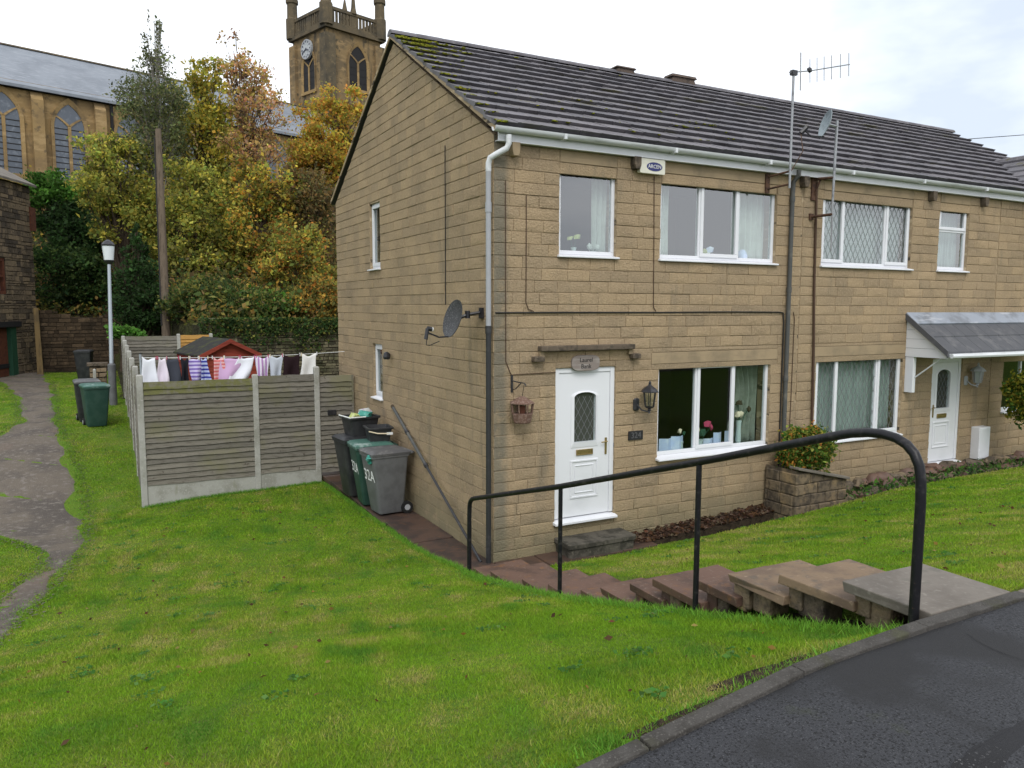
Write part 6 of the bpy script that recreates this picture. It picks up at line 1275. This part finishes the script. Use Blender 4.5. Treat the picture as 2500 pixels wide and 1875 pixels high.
# low growth covering the bank, nobody could count it
n = 60000; ux = RNG.uniform(-9, 9, n); uy = RNG.uniform(19.1, 44, n); keep = (uy > 18.9+11.5*smooth((-1.2-ux)/2.8)+.2); ux, uy = ux[keep], uy[keep]
P = np.c_[ux, uy, T(ux, uy)+np.abs(RNG.normal(size=len(ux)))*.45]
o = link('undergrowth', leafmesh('undergrowth', P, .16, palcols(PAL['mid']+PAL['olive']+PAL['brown'], len(P))), 'leaf'); tag(o, 'low tangled undergrowth covering the steep bank beneath the trees', 'undergrowth'); o['kind'] = 'stuff'
# ------------------------------------------------------------------ planter, rockery, bushes by the middle house
pl = thing('stone_planter', 'low stone planter with slanting coping between the two front doors', 'planter', (5.3, -.5, -.2))
def ptop(x): return float(np.interp(x, [4.8, 5.95], [.50, .24]))
rn = random.Random(21)
for row in range(5):
    for face in (0, 1, 2):
        u = 4.80 if face == 0 else (.05 if face == 2 else 0)
        while u < (5.95 if face == 0 else .62):
            l_ = rn.uniform(.18, .36); z0 = -.45+row*.17; 
            ue = min(u+l_, 5.95 if face == 0 else .62)
            xx = (u+ue)/2 if face == 0 else (4.8 if face == 2 else 5.93)
            z1 = min(z0+.165, ptop(xx)-.02)
            if z1 > z0+.04:
                b = MB()
                if face == 0: b.box(u+.006, ue-.006, -.66+rn.uniform(-.015, .01), -.45, z0+.005, z1)
                elif face == 2: b.box(4.80+rn.uniform(-.015, .01), 4.95, -.66+u+.006, -.66+ue-.006, z0+.005, z1)
                else: b.box(5.80, 5.95+rn.uniform(-.01, .015), -.66+u+.006, -.66+ue-.006, z0+.005, z1)
                b.build('stone', 'rubble', pl, bevel=.014)
            u = ue
b = MB(); b.hexa([(4.82, -.64, -.5), (5.92, -.64, -.5), (5.92, -.04, -.5), (4.82, -.04, -.5), (4.82, -.64, ptop(4.82)-.05), (5.92, -.64, ptop(5.92)-.05), (5.92, -.04, ptop(5.92)-.05), (4.82, -.04, ptop(4.82)-.05)]); b.build('soil_fill', 'rubble', pl)
for xa, xb in ((4.80, 5.36), (5.37, 5.96)):
    b = MB(); b.hexa([(xa, -.71, ptop(xa)-.03), (xb, -.71, ptop(xb)-.03), (xb, -.52, ptop(xb)-.03), (xa, -.52, ptop(xa)-.03), (xa, -.71, ptop(xa)+.015), (xb, -.71, ptop(xb)+.015), (xb, -.52, ptop(xb)+.015), (xa, -.52, ptop(xa)+.015)]); b.build('coping', 'flag_grey', pl, bevel=.01)
def bush(label, c, rad, n, size, pal, name='garden_bush', gz=0, group=None):
    t = thing(name, label, 'bush', (c[0], c[1], gz), group); b = MB()
    for k in range(26):
        d = RNG.normal(size=3); d /= np.linalg.norm(d); d[2] = abs(d[2])*.9-.2; p = np.array(c)+d*np.array(rad)*.8; b.tube([(c[0]+d[0]*.05, c[1]+d[1]*.05, gz), (np.array([c[0], c[1], gz])+p)/2+np.array([0, 0, .05]), p], [.014, .009, .004], 4, False)
    b.build('stems', 'bark', t, fix=False)
    ncl = 60; C = []
    for k in range(ncl):
        d = RNG.normal(size=3); d /= np.linalg.norm(d); C.append(np.array(c)+d*np.array(rad)*RNG.uniform(.3, 1)**.5)
    C = np.array(C); ix = RNG.integers(0, ncl, n); P = C[ix]+RNG.normal(size=(n, 3))*np.array(rad)*.17
    pc = palcols(pal, n); o = link('leaves', leafmesh('leaves', P, size, np.clip(pc*RNG.uniform(.7, 1.3, ncl)[ix][:, None], 0, 1)), 'leaf', t); o['kind'] = 'stuff'
bush('rounded green bush tipped with orange growing in the stone planter', (5.30, -.42, .74), (.44, .30, .36), 9000, .045, PAL['yellowgreen'][:2]+PAL['orange'][1:2]+[(.06, .14, .02), (.09, .18, .025), (.07, .12, .02), (.11, .20, .03)], gz=.3)
yb = at(2496, 960, 'y', -.8); bush('bright yellow green bush at the right hand wall of the terrace', (yb[0]+.16, -.8, yb[2]-.05), (.36, .32, .46), 7000, .055, [(.10, .16, .02), (.05, .12, .02), (.34, .30, .03), (.30, .28, .04)], gz=float(yb[2])-.45)
pt = at(2470, 1105, 'y', -.75); t = MB(); t.lathe([(.16, 0), (.22, .28), (.24, .28), (.24, .32), (.19, .32), (.17, .1)], (pt[0], -.75, float(T(pt[0], -.75))-.02), 16); tag(t.build('plant_pot', 'green_pot', smooth=True), 'dark green plant pot beneath the yellow green bush', 'plant pot')
rk = thing('rockery', 'rough rockery edging of dark stones along the foot of the middle house', 'rockery', (8, -.55, 0))
rn = random.Random(31); x = 6.0
while x < 11.4:
    for lay in range(2):
        s_ = rn.uniform(.09, .20); yy = -.58+lay*.22+rn.uniform(-.06, .06); b = MB(); b.blob((x, yy, float(np.interp(x, _BX, _BZ))+.02+lay*.12), (s_, s_*.8, s_*rn.uniform(.55, .8)), int(x*100)+lay, 2, .35); b.build('rock', rn.choice(['rubble', 'dark_ledge', 'flag_brown', 'rubble']), rk, smooth=True)
    x += rn.uniform(.16, .28)
n = 2600; ux = RNG.uniform(5.9, 11.3, n); uy = RNG.uniform(-.85, -.25, n); P = np.c_[ux, uy, np.interp(ux, _BX, _BZ)+RNG.uniform(0, .2, n)]
o = link('rockery_plants', leafmesh('rockery_plants', P, .05, palcols(PAL['mid']+PAL['bright']+PAL['dark'], n)), 'leaf'); tag(o, 'small green plants growing between the rockery stones', 'plants'); o['kind'] = 'stuff'
# dead leaves in the bed under the big window and scattered on the lawn
n = 1500; ux = RNG.uniform(2.0, 5.0, n); uy = RNG.uniform(-.28, -.02, n); P = np.c_[ux, uy, np.interp(ux, _BX, _BZ)+.0+.06*np.clip((uy+.25)/.25, 0, 1)+RNG.uniform(0, .03, n)]
o = link('fallen_leaves', leafmesh('fallen_leaves', P, .05, palcols([(.10, .055, .035), (.06, .035, .025), (.16, .085, .045), (.20, .14, .10)], n), .7), 'leaf'); tag(o, 'brown fallen leaves filling the bed under the big downstairs window', 'leaves'); o['kind'] = 'stuff'

# ------------------------------------------------------------------ lawn grass
def inpoly_left(x, y):
    xr = np.interp(y, [p[1] for p in TRr], [p[0] for p in TRr]); xl = np.interp(y, [p[1] for p in TRl], [p[0] for p in TRl])
    e = .05*np.sin(3.1*y)+.10*np.sin(9*y+x)*np.sin(5*y)
    ontrack = (x < xr+e-.08) & (x > xl+e+.08)
    ok = (x < -.64) & (y > ky(x)+.02) & ~ontrack
    ok &= ~((x > -.68) & (y > -.7)) & ~((x > -3.95) & (y > 6.12))
    return ok
def noise2(x, y, s, seed):
    r = np.random.default_rng(seed); v = 0
    for k in range(7):
        a = r.uniform(0, 6.28); f = s*r.uniform(.5, 2.2); v = v+np.sin((x*math.cos(a)+y*math.sin(a))*f+r.uniform(0, 6.28))
    return v/7*1.6
def grass(name, label, region, X0, X1, Y0, Y1, N, seed):
    r = np.random.default_rng(seed); out = []; got = 0
    while got < N:
        m = 400000; x = r.uniform(X0, X1, m); y = r.uniform(Y0, Y1, m); d2 = (x-CP[0])**2+(y-CP[1])**2; d = np.sqrt(d2)
        k = region(x, y) & (r.random(m) < np.clip((5.0/d)**1.5, 0.0, 1)); x, y = x[k], y[k]
        u, v, z = proj(np.c_[x, y, T(x, y)]); k = (u > -60) & (u < 2560) & (v < 1960) & (z > .5); out.append(np.c_[x[k], y[k]]); got += k.sum()
    xy = np.concatenate(out)[:N]; x, y = xy.T; z = T(x, y); d = np.hypot(x-CP[0], y-CP[1]); n = len(x)
    tall = noise2(x, y, 3, seed+1); hgt = r.uniform(.007, .025, n)*(1+.45*np.clip(tall, -.8, 1.2))*(1+.25*np.clip(d/8-1, 0, 1)); wd = r.uniform(.0022, .0042, n)*np.clip(d/5, 1, 3.2)
    a = r.uniform(0, 2*np.pi, n); lean = r.normal(0, .55, (n, 2))*hgt[:, None]
    px, py = np.cos(a)*wd, np.sin(a)*wd
    V = np.stack([np.c_[x-px, y-py, z-.004], np.c_[x+px, y+py, z-.004], np.c_[x+lean[:, 0], y+lean[:, 1], z+hgt]], 1).reshape(-1, 3); F = np.arange(3*n).reshape(n, 3)
    g1 = noise2(x, y, 1.1, 71); g2 = noise2(x, y, 4.5, 72); g3 = noise2(x, y, 14, 73)
    base = np.array([.205, .375, .020]); yel = np.array([.35, .40, .05]); dry = np.array([.43, .36, .15]); dk = np.array([.115, .29, .03])
    fy = np.clip(.30+.45*g1+.35*g2+.45*g3+.25*r.normal(size=n), 0, 1)[:, None]; c = base*(1-fy)+yel*fy
    fd = np.clip(-.42+.45*g2+.75*g3+.5*g1+.4*r.normal(size=n), 0, .9)[:, None]; c = c*(1-fd)+dry*fd
    fk = np.clip(-.35-.7*g2+.9*noise2(x, y, 9, 75)+.25*r.normal(size=n), 0, .9)[:, None]; c = c*(1-fk)+dk*fk
    c *= r.uniform(.55, 1.15, (n, 1))*(1+.12*np.clip(g2, -1, 1)[:, None])
    o = link(name, numesh(name, V, F, c), 'grass_blade'); tag(o, label, 'grass'); o['kind'] = 'stuff'; return o
grass('grass', 'sloping front lawn between the dirt track and the stone steps', inpoly_left, -7.5, -.6, -6.6, 6.2, 430000, 1)
grass('grass', 'rough grass verges beyond the fence corner along the dirt track', lambda x, y: inpoly_left(x, y) & (y > 6.0), -10, -3.9, 6.0, 29, 60000, 2)
grass('grass', 'lawn sloping down from the pavement to the middle house right of the steps', lambda x, y: (x > .10) & (y > -6.33) & (y < -.27-.34*smooth((2.0-x)/.5)+.03*np.sin(5*x)), .1, 13, -6.4, -.2, 170000, 3)
# tufts hanging over slab ends, path edge and kerb
def tufts(label, pts, n, seed, hh=.06, spread=.05):
    r = np.random.default_rng(seed); P = np.array(pts); i = r.random(n)*(len(P)-1); i0 = i.astype(int); f = (i-i0)[:, None]; q = P[i0]*(1-f)+P[np.minimum(i0+1, len(P)-1)]*f
    x = q[:, 0]+r.normal(0, spread, n); y = q[:, 1]+r.normal(0, spread, n); z = T(x, y); z = np.maximum(z, 0*z-9); h = r.uniform(.5, 1.2, n)*hh; w = r.uniform(.0025, .005, n); a = r.uniform(0, 6.28, n); le = r.normal(0, .6, (n, 2))*h[:, None]
    V = np.stack([np.c_[x-np.cos(a)*w, y-np.sin(a)*w, z-.005], np.c_[x+np.cos(a)*w, y+np.sin(a)*w, z-.005], np.c_[x+le[:, 0], y+le[:, 1], z+h]], 1).reshape(-1, 3)
    c = np.array([.12, .30, .03])*r.uniform(.6, 1.5, (n, 1))+np.array([.05, .03, .01])*r.uniform(0, 1, (n, 1))
    o = link('grass', numesh('grass', V, np.arange(3*n).reshape(n, 3), c), 'grass_blade'); tag(o, label, 'grass'); o['kind'] = 'stuff'
tufts('long grass growing against the open ends of the step slabs', [(XL-.12, y) for y in np.linspace(-6.2, -.7, 20)], 7000, 5, .05, .06)
tufts('long grass fringing the flagged path beside the gable', [(-.70, y) for y in np.linspace(-.7, 6.0, 20)], 6000, 6, .05, .03)
tufts('long grass along the foot of the lapped board fence', [(x, 6.12) for x in np.linspace(-3.9, -.75, 10)], 3500, 7, .06, .03)
tufts('ragged grass along the back of the concrete edging', [(x, float(ky(x))+.05) for x in np.linspace(-6, -.75, 20)], 3500, 8, .04, .04)
n = 750; r = np.random.default_rng(9); x = r.uniform(-5.5, 8, n); y = r.uniform(-6.2, 5.5, n); k = (inpoly_left(x, y) | ((x > .2) & (y < -.7))); x, y = x[k], y[k]
o = link('fallen_leaves', leafmesh('fallen_leaves', np.c_[x, y, T(x, y)+.022], .030, palcols([(.14, .06, .03), (.26, .16, .04), (.10, .06, .03), (.30, .24, .08)], len(x)), .85), 'leaf'); tag(o, 'scattered red and brown leaves lying on the lawns', 'leaves'); o['kind'] = 'stuff'
# bare mossy soil scuffed beside the edging and a few worn spots
def bare(cx, cy, rx, ry, seed):
    rn = random.Random(seed); n = 26; vs = [(cx, cy, float(T(cx, cy))+.018)]
    for f in (.55, 1):
        for k in range(n):
            a = 2*math.pi*k/n; q = f*(1+.22*math.sin(3*a+seed)+rn.uniform(-.12, .12)); x_ = cx+rx*q*math.cos(a); y_ = max(cy+ry*q*math.sin(a), float(ky(x_))+.004); vs.append((x_, y_, float(T(x_, y_))+(.016 if f < 1 else .002)))
    b = MB(); b.add(vs, [(0, 1+k, 1+(k+1) % n) for k in range(n)]+[(1+k, 1+n+k, 1+n+(k+1) % n, 1+(k+1) % n) for k in range(n)]); struct(b.build('bare_soil', 'soil', smooth=True, fix=False))
for u_, v_, rx, ry in ((1880, 1650, .36, .10), (1690, 1745, .30, .07), (2200, 1530, .16, .06)): p_ = at(u_, v_, 'z', 1.19); bare(p_[0], p_[1], rx, ry, int(u_))
tufts('ragged grass creeping over the right edge of the dirt track', [(float(ysamp(TRr, y))-.03, y) for y in np.linspace(-1, 20, 60)], 9000, 41, .03, .09)
tufts('ragged grass creeping over the left edge of the dirt track', [(float(ysamp(TRl, y))+.03, y) for y in np.linspace(-1, 20, 60)], 7000, 42, .03, .09)
# broad leaved weeds in the lawns
r = np.random.default_rng(51); cx = r.uniform(-5.3, 7, 260); cy_ = r.uniform(-6.2, 5.5, 260); k = (inpoly_left(cx, cy_) & (cx < -.75)) | ((cx > .2) & (cy_ < -.9)); cx, cy_ = cx[k], cy_[k]; m = 26
x = np.repeat(cx, m)+r.normal(0, .045, len(cx)*m); y = np.repeat(cy_, m)+r.normal(0, .045, len(cx)*m)
o = link('lawn_weeds', leafmesh('lawn_weeds', np.c_[x, y, T(x, y)+.014+r.uniform(0, .014, len(x))], .024, palcols([(.07, .19, .035), (.10, .24, .04), (.13, .24, .06)], len(x)), .8), 'leaf'); tag(o, 'small broad leaved weeds dotted through the lawns', 'weeds'); o['kind'] = 'stuff'
# crumbs of dirt and turf that break up the edges of the track
r = np.random.default_rng(61); n = 6000; side = r.integers(0, 2, n); y = r.uniform(-2, 24, n)**1.0; xe = np.where(side == 0, ysamp(TRr, y), ysamp(TRl, y)); off = r.normal(0, .07, n); x = xe+off; inside = np.where(side == 0, off < 0, off > 0)
a = r.uniform(0, 6.28, n); s_ = r.uniform(.008, .026, n); dx, dy = np.cos(a)*s_, np.sin(a)*s_; q = r.uniform(.35, .9, n); zz = T(x, y)+.020+r.uniform(0, .006, n)
V = np.stack([np.c_[x-dx, y-dy, zz-.004], np.c_[x-dy*q, y+dx*q, zz], np.c_[x+dx, y+dy, zz-.004], np.c_[x+dy*q, y-dx*q, zz]], 1).reshape(-1, 3)
turf = inside ^ (r.random(n) < .35); c = np.where(turf[:, None], np.array([.17, .28, .03]), np.array([.15, .13, .105]))*r.uniform(.6, 1.3, (n, 1))
o = link('track_edge_turf', numesh('track_edge_turf', V, np.arange(4*n).reshape(n, 4), c), 'grass_blade'); tag(o, 'crumbled turf and dirt along both edges of the track', 'turf'); o['kind'] = 'stuff'
